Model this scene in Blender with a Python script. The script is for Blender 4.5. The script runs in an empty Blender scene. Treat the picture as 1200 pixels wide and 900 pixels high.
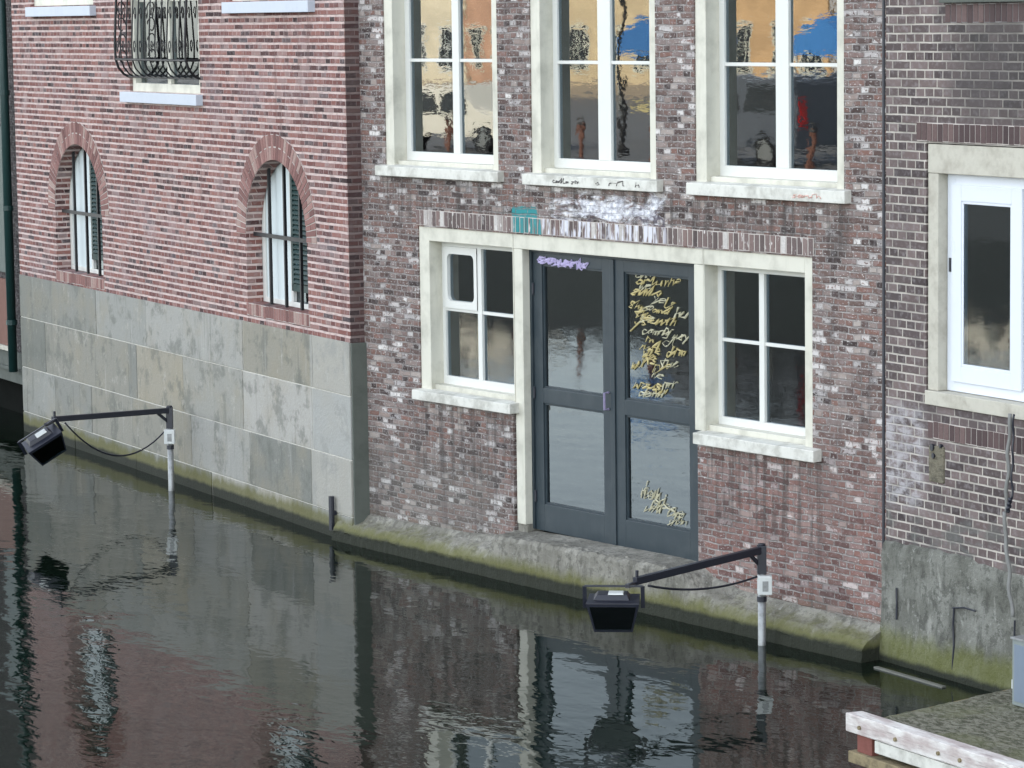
import bpy, bmesh, math, random
from mathutils import Vector
R = math.radians
random.seed(7)
S = bpy.context.scene
COL = S.collection

# ------------------------------------------------------------------ camera, sky, sun, exposure
cam = bpy.data.cameras.new('camera'); camo = bpy.data.objects.new('camera', cam); COL.objects.link(camo)
cam.sensor_width = 36; cam.lens = 36 * 3700 / 1200; cam.clip_start = .1; cam.clip_end = 900
camo.location = (0, 0, 4.9)
camo.rotation_mode = 'QUATERNION'
from mathutils import Matrix
camo.rotation_quaternion = (Matrix.Rotation(R(90 - 6.693), 3, 'X') @ Matrix.Rotation(-.014, 3, 'Z')).to_quaternion()
S.camera = camo

W = bpy.data.worlds.new('World'); S.world = W; W.use_nodes = True
wn = W.node_tree; wn.nodes.clear()
sky = wn.nodes.new('ShaderNodeTexSky'); sky.sky_type = 'NISHITA'; sky.sun_disc = False
SUN_EL, SUN_AZ = 34.0, 55.0            # azimuth measured from +Y (away from the camera) towards +X
sky.sun_elevation = R(SUN_EL); sky.sun_rotation = R(SUN_AZ); sky.air_density = 1.1; sky.dust_density = .9; sky.ozone_density = 1.0
hs = wn.nodes.new('ShaderNodeHueSaturation'); hs.inputs['Saturation'].default_value = .36
bg = wn.nodes.new('ShaderNodeBackground'); bg.inputs[1].default_value = .15
wo = wn.nodes.new('ShaderNodeOutputWorld')
wn.links.new(sky.outputs[0], hs.inputs['Color']); wn.links.new(hs.outputs[0], bg.inputs[0]); wn.links.new(bg.outputs[0], wo.inputs[0])

sl = bpy.data.lights.new('sun', 'SUN'); sl.energy = 4.0; sl.angle = R(.6); sl.color = (1, .88, .70)
so = bpy.data.objects.new('sun', sl); COL.objects.link(so)
sd = Vector((math.sin(R(SUN_AZ)) * math.cos(R(SUN_EL)), math.cos(R(SUN_AZ)) * math.cos(R(SUN_EL)), math.sin(R(SUN_EL))))
so.rotation_mode = 'QUATERNION'; so.rotation_quaternion = sd.to_track_quat('Z', 'Y'); so.location = (20, 40, 40)
S.view_settings.view_transform = 'Standard'; S.view_settings.look = 'None'; S.view_settings.gamma = 1
S.view_settings.exposure = 2.25
S.cycles.max_bounces = 8; S.cycles.glossy_bounces = 5; S.cycles.transparent_max_bounces = 12
S.cycles.sample_clamp_indirect = 6
S.cycles.use_denoising = True

# ------------------------------------------------------------------ node helpers
class NT:
    def __init__(s, name):
        s.m = bpy.data.materials.new(name); s.m.use_nodes = True; s.t = s.m.node_tree; s.t.nodes.clear()
        s.out = s.t.nodes.new('ShaderNodeOutputMaterial')
        s.tc = s.t.nodes.new('ShaderNodeTexCoord')
    def n(s, k): return s.t.nodes.new('ShaderNode' + k)
    def put(s, v, sock):
        if isinstance(v, bpy.types.NodeSocket): s.t.links.new(v, sock)
        elif isinstance(v, (tuple, list)):
            v = tuple(v)
            sock.default_value = v + (1,) if (len(v) == 3 and len(sock.default_value) == 4) else v
        else: sock.default_value = v
    def math(s, op, a, b=0., c=0., clamp=False):
        x = s.n('Math'); x.operation = op; x.use_clamp = clamp
        for i, v in enumerate((a, b, c)): s.put(v, x.inputs[i])
        return x.outputs[0]
    def add(s, a, b): return s.math('ADD', a, b)
    def mul(s, a, b): return s.math('MULTIPLY', a, b)
    def sub(s, a, b): return s.math('SUBTRACT', a, b)
    def mix(s, f, a, b, mode='MIX'):
        x = s.n('Mix'); x.data_type = 'RGBA'; x.blend_type = mode
        s.put(f, x.inputs[0]); s.put(a, x.inputs[6]); s.put(b, x.inputs[7]); return x.outputs[2]
    def step(s, v, a, b, to0=0., to1=1.):
        x = s.n('MapRange'); x.interpolation_type = 'SMOOTHSTEP'
        s.put(v, x.inputs[0]); s.put(a, x.inputs[1]); s.put(b, x.inputs[2]); s.put(to0, x.inputs[3]); s.put(to1, x.inputs[4]); return x.outputs[0]
    def noise(s, vec, scale, detail=3, rough=.5, dist=0.):
        x = s.n('TexNoise'); s.put(vec, x.inputs['Vector']); x.inputs['Scale'].default_value = scale
        x.inputs['Detail'].default_value = detail; x.inputs['Roughness'].default_value = rough; x.inputs['Distortion'].default_value = dist
        return x.outputs[0]
    def vec(s, x, y, z=0.):
        c = s.n('CombineXYZ'); s.put(x, c.inputs[0]); s.put(y, c.inputs[1]); s.put(z, c.inputs[2]); return c.outputs[0]
    def sep(s, v):
        c = s.n('SeparateXYZ'); s.put(v, c.inputs[0]); return c.outputs
    def scale(s, v, k):
        x = s.n('VectorMath'); x.operation = 'MULTIPLY'; s.put(v, x.inputs[0]); x.inputs[1].default_value = k; return x.outputs[0]
    def white(s, v):
        x = s.n('TexWhiteNoise'); x.noise_dimensions = '3D'; s.put(v, x.inputs[0]); return x.outputs[0], x.outputs[1]
    def ramp(s, f, stops, const=False):
        x = s.n('ValToRGB'); e = x.color_ramp
        if const: e.interpolation = 'CONSTANT'
        while len(e.elements) < len(stops): e.elements.new(.5)
        for i, (p, c) in enumerate(stops): e.elements[i].position = p; e.elements[i].color = tuple(c) + (1,)
        s.put(f, x.inputs[0]); return x.outputs[0]
    def bump(s, h, dist=.005, strength=1., normal=None):
        x = s.n('Bump'); s.put(h, x.inputs['Height']); x.inputs['Distance'].default_value = dist; x.inputs['Strength'].default_value = strength
        if normal is not None: s.put(normal, x.inputs['Normal'])
        return x.outputs[0]
    def bsdf(s, color, rough=.6, normal=None, metal=0., spec=.5, **kw):
        b = s.n('BsdfPrincipled'); s.put(color, b.inputs['Base Color']); s.put(rough, b.inputs['Roughness'])
        b.inputs['Metallic'].default_value = metal; b.inputs['Specular IOR Level'].default_value = spec
        if normal is not None: s.put(normal, b.inputs['Normal'])
        for k, v in kw.items(): s.put(v, b.inputs[k])
        s.t.links.new(b.outputs[0], s.out.inputs[0]); return b

def region(t, x, z, x0, x1, z0, z1, soft=.06):
    a = t.step(x, x0 - soft, x0 + soft); b = t.step(x, x1 - soft, x1 + soft, 1., 0.)
    c = t.step(z, z0 - soft, z0 + soft); d = t.step(z, z1 - soft, z1 + soft, 1., 0.)
    return t.mul(t.mul(a, b), t.mul(c, d))

def brick_mat(name, stops, mortar, mw=.011, bl=.215, bh=.0625, wob=.004, extra=None, bump=.006, mortar_var=.35, rand_str=.15, perp=1.15, loose=0.):
    t = NT(name); o = t.tc.outputs['Object']; x, y, z = t.sep(o)[:]
    u = t.add(x, y)
    w1 = t.sub(t.noise(t.vec(u, t.mul(z, 2.)), 7., 4), .5); w2 = t.sub(t.noise(t.vec(t.add(u, 31.), z), 5., 4), .5)
    u = t.add(u, t.mul(w1, wob * 2)); v = t.add(z, t.mul(w2, wob * 2))
    rowf = t.math('DIVIDE', v, bh); row = t.math('FLOOR', rowf); fv = t.math('FRACT', rowf)
    par = t.math('MODULO', t.add(row, 200.), 2.)
    m4 = t.math('MODULO', t.add(row, 200.), 4.)
    w = t.sub(bl, t.mul(par, bl / 2))
    off = t.add(t.mul(par, bl * .25), t.mul(t.math('GREATER_THAN', m4, 1.5), bl * .5))
    off = t.add(off, t.mul(t.white(t.vec(row, 3., 1.))[0], .02))
    cf = t.math('DIVIDE', t.add(u, off), w); col = t.math('FLOOR', cf); fu = t.math('FRACT', cf)
    du = t.mul(t.math('MINIMUM', fu, t.sub(1., fu)), w); dv = t.mul(t.math('MINIMUM', fv, t.sub(1., fv)), bh)
    fine = t.noise(o, 90., 4, .6); med = t.noise(o, 22., 3)
    d = t.add(t.math('MINIMUM', t.mul(du, perp), dv), t.mul(t.sub(med, .5), .008))
    mask = t.step(d, mw / 2 - .0018, mw / 2 + .0022)
    if loose: mask = t.math('MAXIMUM', mask, t.mul(t.step(t.noise(t.scale(o, (1., 1., 2.)), 9., 3), .48, .58), loose))
    rnd, rcol = t.white(t.vec(col, row, 1.))
    rnd2, _ = t.white(t.vec(col, row, 7.))
    big = t.noise(o, 1.3, 4, .6); big2 = t.noise(t.scale(o, (1., 1., 2.)), 3.1, 4, .6)
    base = t.ramp(rnd, stops)
    base = t.mix(t.add(.15, t.mul(fine, .5)), base, t.mix(.38, base, (.02, .018, .018)), 'MIX')
    base = t.mix(t.mul(t.step(med, .45, .75), .35), base, (.36, .33, .33))
    mo = t.mix(t.mul(t.step(big2, .35, .7), mortar_var), mortar, tuple(c * .35 for c in mortar))
    mo = t.mix(t.mul(fine, .4), mo, tuple(c * .55 for c in mortar))
    col_ = t.mix(mask, mo, base)
    h = t.add(t.mul(mask, t.add(.6, t.mul(rnd2, .4))), t.mul(fine, .35))
    c = dict(t=t, x=x, y=y, z=z, o=o, mask=mask, rnd=rnd, rnd2=rnd2, fine=fine, med=med, big=big, big2=big2, row=row, col=col, u=u, fu=fu)
    if extra: col_, h = extra(c, col_, h)
    t.bsdf(col_, .88, t.bump(h, bump), spec=.25)
    return t.m

def algae(t, o, z, col_, lo=.06, hi=.32, strength=.85, green=(.115, .11, .035), wet=(.016, .019, .015)):
    """waterline growth: dark wet strip at the water, green-yellow growth above it"""
    nz = t.mul(t.sub(t.noise(t.scale(o, (1., 1., .35)), 5., 4, .65), .5), .22)
    zz = t.add(z, nz)
    g = t.step(zz, hi * .55, hi, strength, 0.)
    col_ = t.mix(g, col_, green)
    zz2 = t.add(z, t.mul(nz, .25))
    return t.mix(t.step(zz2, lo, lo + .05, .93, 0.), col_, wet)

# ------------------------------------------------------------------ materials
def ex_center(c, col_, h):
    t, x, z, o = c['t'], c['x'], c['z'], c['o']
    # pale, paint-spattered bricks in loose drifts
    prob = t.add(.80, t.mul(t.step(c['big2'], .35, .65), .13))
    ragged = t.step(t.noise(o, 38., 3), .36, .46)
    pale = t.mul(t.mul(t.step(c['rnd2'], prob, t.add(prob, .02)), c['mask']), ragged)
    col_ = t.mix(t.mul(pale, .72), col_, t.mix(c['rnd'], (.42, .39, .38), (.78, .75, .72)))
    spk = t.step(t.noise(t.scale(o, (1., 1., 2.2)), 36., 3, .6), .60, .65)
    col_ = t.mix(t.mul(spk, .75), col_, (.66, .63, .60))
    reds = t.mul(region(t, x, z, 4.9, 7.3, .2, 1.5, .35), .35)
    col_ = t.mix(t.mul(reds, c['mask']), col_, t.mix(c['rnd'], (.23, .10, .085), (.30, .15, .13)))
    grn = t.mul(region(t, x, z, -.3, 2.2, .2, 1.0, .3), .35)
    col_ = t.mix(grn, col_, (.16, .16, .14))
    st = t.step(t.noise(t.scale(o, (2.4, 1., .3)), 2.6, 5, .65), .52, .70, 0., .5)
    col_ = t.mix(st, col_, (.075, .062, .06))
    dark = t.mul(t.step(c['big'], .5, .72), .35)
    col_ = t.mix(dark, col_, (.11, .095, .09))
    run = t.mul(t.math('MAXIMUM', region(t, x, z, .4, 6.7, 3.05, 3.46, .08), t.math('MAXIMUM', region(t, x, z, .9, 2.5, .8, 1.48, .15), region(t, x, z, 4.9, 6.4, .8, 1.48, .15))), t.step(t.noise(t.scale(o, (5., 1., .35)), 2.5, 4, .6), .44, .62, 0., .6))
    col_ = t.mix(run, col_, (.06, .052, .048))
    # white paint smeared above the doors and a turquoise patch beside it
    n1 = t.noise(t.scale(o, (1., 1., 1.8)), 5.0, 5, .7, .5); n4 = t.noise(t.scale(o, (1., 1., 1.3)), 15., 4, .7)
    ww = t.add(t.mul(region(t, x, z, 2.95, 4.5, 3.12, 3.42, .16), .75), t.mul(t.sub(t.noise(t.scale(o, (1., 1., 2.6)), 2.6, 5, .72, 1.2), .5), 2.6))
    wp = t.step(ww, .42, .85)
    wp = t.mul(wp, t.add(.80, t.mul(c['mask'], .12)))
    col_ = t.mix(wp, col_, t.mix(t.step(n4, .35, .65), (.42, .42, .48), (.93, .93, .95)))
    xw = t.add(x, t.mul(t.sub(n1, .5), .25)); zw = t.add(z, t.mul(t.sub(n4, .5), .14))
    for cx_, cz_, kx, rr in ((4.24, 3.27, .6, .07), (3.30, 3.22, .45, .10), (4.42, 3.20, .9, .05)):
        ring = t.math('ABSOLUTE', t.sub(t.math('SQRT', t.add(t.math('POWER', t.mul(t.sub(xw, cx_), kx), 2.), t.math('POWER', t.mul(t.sub(zw, cz_), 1.25), 2.))), rr))
        col_ = t.mix(t.mul(t.step(ring, .008, .026, 1., 0.), t.step(n1, .40, .52, .85, .25)), col_, (.085, .07, .09))
    tt = t.add(region(t, x, z, 2.42, 2.80, 3.03, 3.27, .05), t.mul(t.sub(n4, .5), 1.1))
    tq = t.mul(t.step(tt, .55, .72), t.add(.35, t.mul(c['mask'], .6)))
    col_ = t.mix(tq, col_, (.035, .25, .26))
    col_ = algae(t, o, z, col_, -1, .42, .3, (.12, .12, .07))
    return col_, h
M = {}
M['brick_center'] = brick_mat('weathered_brown_brick', [(0, (.05, .036, .034)), (.2, (.12, .078, .068)), (.45, (.18, .12, .103)), (.65, (.23, .125, .10)), (.82, (.23, .18, .165)), (.94, (.31, .24, .21)), (1, (.45, .39, .35))],
                             (.36, .325, .305), mw=.014, wob=.017, extra=ex_center, loose=.5, bump=.012, mortar_var=.6, bl=.172, bh=.0515)
def ex_left(c, col_, h):
    t, x, z, o = c['t'], c['x'], c['z'], c['o']
    col_ = t.mix(t.mul(t.step(c['big'], .5, .72), .3), col_, (.30, .25, .26))
    pale = t.mul(t.step(t.noise(o, 3.2, 4, .6), .56, .72), .5)
    col_ = t.mix(pale, col_, (.47, .38, .36))
    st = t.step(t.noise(t.scale(o, (2.6, 1., .25)), 2.4, 5, .65), .52, .72, 0., .45)
    col_ = t.mix(st, col_, (.16, .10, .09))
    col_ = t.mix(t.mul(t.step(c['y'], .004, .01), t.step(x, 9.44, 9.49, 0., .72)), col_, (.045, .03, .03))  # return face darkened in the colour to imitate its shade
    return col_, h
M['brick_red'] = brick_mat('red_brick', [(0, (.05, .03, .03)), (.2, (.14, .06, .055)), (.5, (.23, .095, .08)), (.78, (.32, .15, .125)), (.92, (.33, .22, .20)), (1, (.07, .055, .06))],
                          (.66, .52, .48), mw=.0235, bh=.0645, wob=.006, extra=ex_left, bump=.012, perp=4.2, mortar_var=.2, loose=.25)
def ex_right(c, col_, h):
    t, x, z, o = c['t'], c['x'], c['z'], c['o']
    wh = t.mul(region(t, x, z, -.2, .36, 1.25, 1.98, .09), t.step(t.noise(t.scale(o, (1., 1., 1.8)), 7., 4, .7), .38, .62))
    col_ = t.mix(t.mul(wh, .75), col_, (.47, .45, .46))
    grime = t.mul(region(t, x, z, .72, 4.5, 4.1, 6, .25), .62)
    col_ = t.mix(grime, col_, (.055, .052, .05))
    col_ = t.mix(t.mul(t.step(c['big'], .46, .7), .45), col_, (.10, .085, .085))
    col_ = t.mix(t.mul(region(t, x, z, -.5, 4, .8, 1.25, .12), t.mul(t.step(c['big2'], .45, .6), .6)), col_, (.12, .125, .115))
    return col_, h
M['brick_dark'] = brick_mat('dark_brown_brick', [(0, (.065, .05, .05)), (.4, (.12, .092, .088)), (.75, (.155, .115, .108)), (1, (.22, .17, .16))],
                           (.56, .51, .45), mw=.013, bh=.0655, wob=.003, extra=ex_right, bump=.006, mortar_var=.75)

M['brick_soot'] = brick_mat('sooty_brick', [(0, (.02, .017, .017)), (1, (.05, .04, .04))], (.09, .085, .08), mw=.012)  # very dark brick with dark grey joints

def island_brick(name, stops):
    t = NT(name); o = t.tc.outputs['Object']
    g = t.n('NewGeometry'); r = g.outputs['Random Per Island']
    f = t.noise(o, 70., 4, .6)
    c = t.mix(t.mul(f, .6), t.ramp(r, stops), (.05, .035, .035))
    t.bsdf(c, .88, t.bump(f, .004), spec=.25); return t.m
M['vous_red'] = island_brick('arch_brick', [(0, (.20, .10, .09)), (.4, (.33, .17, .15)), (.8, (.42, .24, .21)), (1, (.5, .38, .33))])
M['soldier_center'] = island_brick('soldier_brick', [(0, (.09, .06, .065)), (.5, (.20, .13, .13)), (.74, (.25, .15, .14)), (.80, (.66, .62, .58)), (1, (.78, .74, .70))])
def mk_lintel():
    t = NT('lintel_brick'); o = t.tc.outputs['Object']; x, y, z = t.sep(o)[:]
    r = t.n('NewGeometry').outputs['Random Per Island']; f = t.noise(o, 70., 4, .6)
    c = t.mix(t.mul(f, .6), t.ramp(r, [(0, (.10, .08, .075)), (.4, (.20, .15, .14)), (.8, (.27, .19, .17)), (.9, (.34, .28, .26)), (.94, (.66, .62, .58)), (1, (.74, .70, .66))]), (.06, .045, .045))
    c = t.mix(t.mul(t.step(t.noise(t.scale(o, (2.2, 1, .7)), 16., 3, .6), .60, .66), .8), c, (.68, .65, .62))
    wp = t.mul(region(t, x, z, 2.86, 4.52, 3.0, 3.3, .06), t.step(t.noise(t.scale(o, (2.6, 1., .6)), 6., 3), .46, .56))
    c = t.mix(t.mul(wp, .85), c, (.70, .70, .76))
    tq = t.mul(region(t, x, z, 2.45, 2.86, 3.0, 3.3, .015), t.step(t.noise(t.scale(o, (3., 1., .3)), 9., 2), .40, .48)); c = t.mix(t.mul(tq, .85), c, (.03, .25, .26))
    t.bsdf(c, .88, t.bump(f, .004), spec=.25); return t.m
M['soldier_center'] = mk_lintel()
M['soldier_dark'] = island_brick('dark_soldier_brick', [(0, (.07, .05, .05)), (.6, (.14, .095, .09)), (1, (.19, .13, .12))])

def plain(name, color, rough=.6, var=.25, scale=8., metal=0., bump=.0015, spec=.4, dirt=None, streak=False):
    t = NT(name); o = t.tc.outputs['Object']
    n = t.noise(o, scale, 5, .6); n2 = t.noise(t.scale(o, (1., 1., .2)) if streak else o, scale * 3.1, 4, .6)
    dk = tuple(c * (1 - var) for c in color) if dirt is None else dirt
    c = t.mix(t.mul(t.step(n, .42, .72), var if dirt is None else .6), color, dk)
    c = t.mix(t.mul(t.step(n2, .5, .8), .35), c, dk)
    t.bsdf(c, t.add(rough - .08, t.mul(n, .16)), t.bump(n2, bump), metal=metal, spec=spec); return t.m
M['soot'] = plain('black_soot', (.006, .007, .006), .95, .3, 5., spec=.05)  # near-black colour for the shade inside the neighbour's opening
M['cream'] = plain('cream_paint', (.62, .60, .51), .45, .2, 3.5, dirt=(.34, .33, .27), streak=True)
M['white'] = plain('white_paint', (.67, .67, .63), .4, .12, 4., streak=True)
M['pvc'] = plain('white_plastic', (.68, .71, .76), .3, .06, 3.)
M['sillwhite'] = plain('sill_paint', (.65, .64, .58), .5, .25, 6., dirt=(.24, .23, .19))
M['bluesill'] = plain('pale_blue_sill', (.50, .54, .60), .5, .15, 6.)
M['mortar_light'] = plain('light_mortar', (.52, .47, .43), .9, .4, 12., bump=.003)
M['mortar_stone'] = plain('pale_stone_joint', (.58, .56, .50), .9, .4, 12., bump=.003)
M['mortar_grey'] = plain('grey_mortar', (.26, .24, .235), .9, .4, 12., bump=.003)
M['stone_trim'] = plain('weathered_stone_trim', (.50, .475, .40), .8, .3, 6., dirt=(.30, .27, .22), bump=.004)
M['door'] = plain('dark_blue_grey_paint', (.025, .037, .045), .38, .25, 4., dirt=(.048, .060, .066), streak=True)
M['black'] = plain('black_steel', (.012, .014, .024), .4, .3, 9., spec=.5)
M['iron'] = plain('wrought_iron', (.012, .012, .014), .5, .3, 9.)
M['galv'] = plain('galvanised_steel', (.30, .31, .31), .45, .35, 14., metal=.5, dirt=(.14, .14, .13))
M['box'] = plain('pale_grey_plastic', (.62, .64, .62), .5, .25, 14.)
M['green'] = plain('dark_green_paint', (.012, .04, .038), .45, .3, 6.)
M['curtain'] = plain('white_blind', (.62, .68, .68), .8, .15, 3.)
M['room'] = plain('dark_interior', (.018, .018, .019), .9, .3, 2.)
M['gold'] = plain('pale_gold_paint', (.50, .42, .20), .55, .2, 10.)
M['palegold'] = plain('pale_cream_paint_pen', (.50, .47, .33), .55, .2, 10.)
M['purple'] = plain('lilac_paint', (.50, .44, .66), .6, .2, 10.)
M['ink'] = plain('dark_ink', (.10, .09, .09), .6, .2, 10.)
M['pinkink'] = plain('faded_pink_ink', (.66, .40, .34), .6, .2, 10.)
M['reddish'] = plain('red_brown_board', (.16, .07, .05), .6, .3, 5.)
M['darkstone'] = plain('dark_stone', (.10, .11, .095), .85, .4, 6., bump=.004)
M['rotwood'] = plain('rotten_wood', (.26, .21, .12), .9, .3, 14., dirt=(.05, .04, .03), bump=.01)
M['rotend'] = plain('crumbling_timber', (.20, .18, .13), .95, .4, 22., dirt=(.045, .04, .032), bump=.02)
M['cablegrey'] = plain('grey_cable', (.20, .20, .19), .6, .3, 12.)
M['steelblue'] = plain('blue_grey_sheet_steel', (.17, .21, .26), .4, .2, 5., streak=True)
M['wetledge'] = plain('soaked_timber', (.10, .10, .085), .5, .5, 3.)
M['ledge'] = plain('wet_timber', (.15, .15, .13), .5, .4, 7.)
M['box2'] = plain('grey_green_sheet_steel', (.22, .25, .24), .5, .3, 8., streak=True)
M['reddwood'] = plain('red_wood_block', (.20, .07, .055), .8, .4, 20.)

def mk_stone():
    t = NT('limestone_blocks'); o = t.tc.outputs['Object']; x, y, z = t.sep(o)[:]
    r = t.n('NewGeometry').outputs['Random Per Island']
    base = t.ramp(r, [(0, (.165, .17, .15)), (.3, (.24, .24, .215)), (.5, (.32, .285, .215)), (.72, (.30, .30, .275)), (1, (.40, .385, .35))])
    # upper left is browner, the block at the corner palest
    n = t.noise(o, 1.6, 5, .6); n2 = t.noise(t.scale(o, (1., 1., .13)), 7., 5, .65); n3 = t.noise(o, 40., 4, .6)
    c = t.mix(t.mul(t.step(n, .45, .7), .4), base, (.30, .26, .18))
    c = t.mix(t.mul(t.step(n2, .54, .72), .45), c, (.11, .115, .095))
    c = t.mix(t.mul(t.step(t.noise(o, 2.6, 5, .7), .50, .62), .6), c, (.14, .145, .125))
    c = t.mix(t.mul(t.step(t.noise(o, 4.1, 5, .75), .56, .66), .5), c, (.42, .40, .35))
    c = t.mix(t.mul(t.step(t.noise(t.scale(t.scale(o, (1., 1., .1)), (1.7, 1., 1.)), 9., 4, .6), .60, .72), .35), c, (.46, .45, .42))
    c = t.mix(t.mul(n3, .35), c, t.mix(.5, c, (.06, .06, .05)))
    edge = t.step(x, 8.66, 8.72, 0., .45)
    c = t.mix(edge, c, (.40, .40, .38))
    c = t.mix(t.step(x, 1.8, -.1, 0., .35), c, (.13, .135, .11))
    c = algae(t, o, z, c, .075, .27, .85)
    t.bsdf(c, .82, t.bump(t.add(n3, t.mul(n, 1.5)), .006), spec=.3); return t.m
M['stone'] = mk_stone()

def mk_concrete(name, base, dark, lo, hi, strength=.9, green=(.12, .12, .035)):
    t = NT(name); o = t.tc.outputs['Object']; x, y, z = t.sep(o)[:]
    n = t.noise(o, 2.5, 5, .6); n2 = t.noise(t.scale(o, (1., 1., .25)), 11., 5, .65); n3 = t.noise(o, 45., 4, .65)
    c = t.mix(t.step(n, .38, .62, .0, .9), base, dark)
    c = t.mix(t.mul(t.step(t.noise(o, 13., 4, .7), .52, .6), .55), c, tuple(k * .45 for k in dark))
    c = t.mix(t.mul(t.step(t.noise(o, 19., 4, .7), .60, .68), .45), c, (.46, .46, .42))
    c = t.mix(t.mul(t.step(n2, .5, .68), .6), c, tuple(k * .4 for k in dark))
    c = t.mix(t.mul(t.step(n2, .42, .3), .4), c, (.50, .49, .44))
    c = t.mix(t.mul(n3, .4), c, tuple(k * .35 for k in base))
    c = algae(t, o, z, c, lo, hi, strength, green)
    t.bsdf(c, .85, t.bump(t.add(n3, t.mul(n2, 1.5)), .012), spec=.3); return t.m
M['plinth'] = mk_concrete('plinth_concrete', (.33, .315, .27), (.19, .18, .15), .125, .30, .85)
M['cement'] = mk_concrete('cement_render', (.24, .24, .21), (.12, .12, .10), .07, .36, .6, (.13, .14, .02))

def mk_glass(name, tint=.85, refl=1.9, wave=.0012):
    t = NT(name); o = t.tc.outputs['Object']
    f = t.n('Fresnel'); f.inputs[0].default_value = refl
    nb = t.bump(t.add(t.noise(o, 2.2, 2), t.mul(t.noise(t.scale(o, (1., 1., 3.2)), 7., 3), .22)), wave * 8, .5)
    gl = t.n('BsdfGlossy'); gl.inputs['Roughness'].default_value = .01; t.put(nb, gl.inputs['Normal']); gl.inputs[0].default_value = (.88, .96, 1, 1)
    tr = t.n('BsdfTransparent'); tr.inputs[0].default_value = (tint * .90, tint, tint * 1.1, 1)
    mx = t.n('MixShader'); t.put(f.outputs[0], mx.inputs[0]); t.put(tr.outputs[0], mx.inputs[1]); t.put(gl.outputs[0], mx.inputs[2])
    t.t.links.new(mx.outputs[0], t.out.inputs[0]); return t.m
M['glass'] = mk_glass('window_glass', .5, 2.1, .00014)
M['doorglass'] = mk_glass('door_glass', .4, 2.4, .00012)

def mk_water():
    t = NT('canal_water'); o = t.tc.outputs['Object']; x, y, z = t.sep(o)[:]
    a = R(-57)
    al = t.add(t.mul(x, math.cos(a)), t.mul(y, math.sin(a))); ac = t.add(t.mul(x, -math.sin(a)), t.mul(y, math.cos(a)))
    v = t.vec(x, y)
    patch = t.step(t.noise(v, .22, 3, .6), .38, .66, .36, 1.)
    w1 = t.noise(t.vec(t.mul(al, .7), t.mul(ac, 1.3)), 2.2, 2, .5, .3)
    w2 = t.noise(t.vec(t.mul(al, .8), t.mul(ac, 1.2), 3.), 6.5, 2, .55, .4)
    w3 = t.noise(v, .7, 2)
    h = t.add(t.mul(t.add(t.mul(w1, 1.), t.mul(w2, .38)), patch), t.mul(w3, .5))
    nb = t.bump(h, .0078, 1.)
    t.bsdf((.0035, .0075, .0045), .03, nb, spec=.5, IOR=1.33, **{'Specular Tint': (.56, .76, .63, 1)}); return t.m
M['water'] = mk_water()

def mk_deck():
    t = NT('mossy_deck'); o = t.tc.outputs['Object']; x, y, z = t.sep(o)[:]
    n = t.noise(t.scale(o, (1., 1.8, 1.)), 14., 5, .7, .5); n2 = t.noise(o, 2.2, 4, .6); n3 = t.noise(t.scale(o, (1, 2.6, 1)), 45., 4, .7)
    c = t.mix(t.step(n, .38, .62), (.085, .085, .055), (.27, .26, .20))
    c = t.mix(t.step(n3, .55, .68, 0., .8), c, (.36, .36, .29))
    c = t.mix(t.step(n2, .45, .7, 0., .45), c, (.17, .18, .08))
    t.bsdf(c, .95, t.bump(t.add(n, n3), .02), spec=.2); return t.m
M['deck'] = mk_deck()
def mk_beam():
    t = NT('flaking_white_beam'); o = t.tc.outputs['Object']
    n = t.noise(t.scale(o, (.35, 1, 1)), 9., 5, .65); n2 = t.noise(t.scale(o, (.15, 1, 2)), 30., 4, .6)
    c = t.mix(t.step(n, .35, .68), (.70, .68, .64), (.42, .35, .33))
    c = t.mix(t.step(n2, .56, .7, 0., .6), c, (.15, .12, .11))
    t.bsdf(c, .8, t.bump(t.add(n, n2), .006), spec=.3); return t.m
M['beam'] = mk_beam()

def simple(name, c, r=.7, **kw):
    t = NT(name); t.bsdf(c, r, **kw); return t.m
def emis(name, c, s):
    t = NT(name); e = t.n('Emission'); t.put(c, e.inputs[0]); e.inputs[1].default_value = s; t.t.links.new(e.outputs[0], t.out.inputs[0]); return t.m

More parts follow.
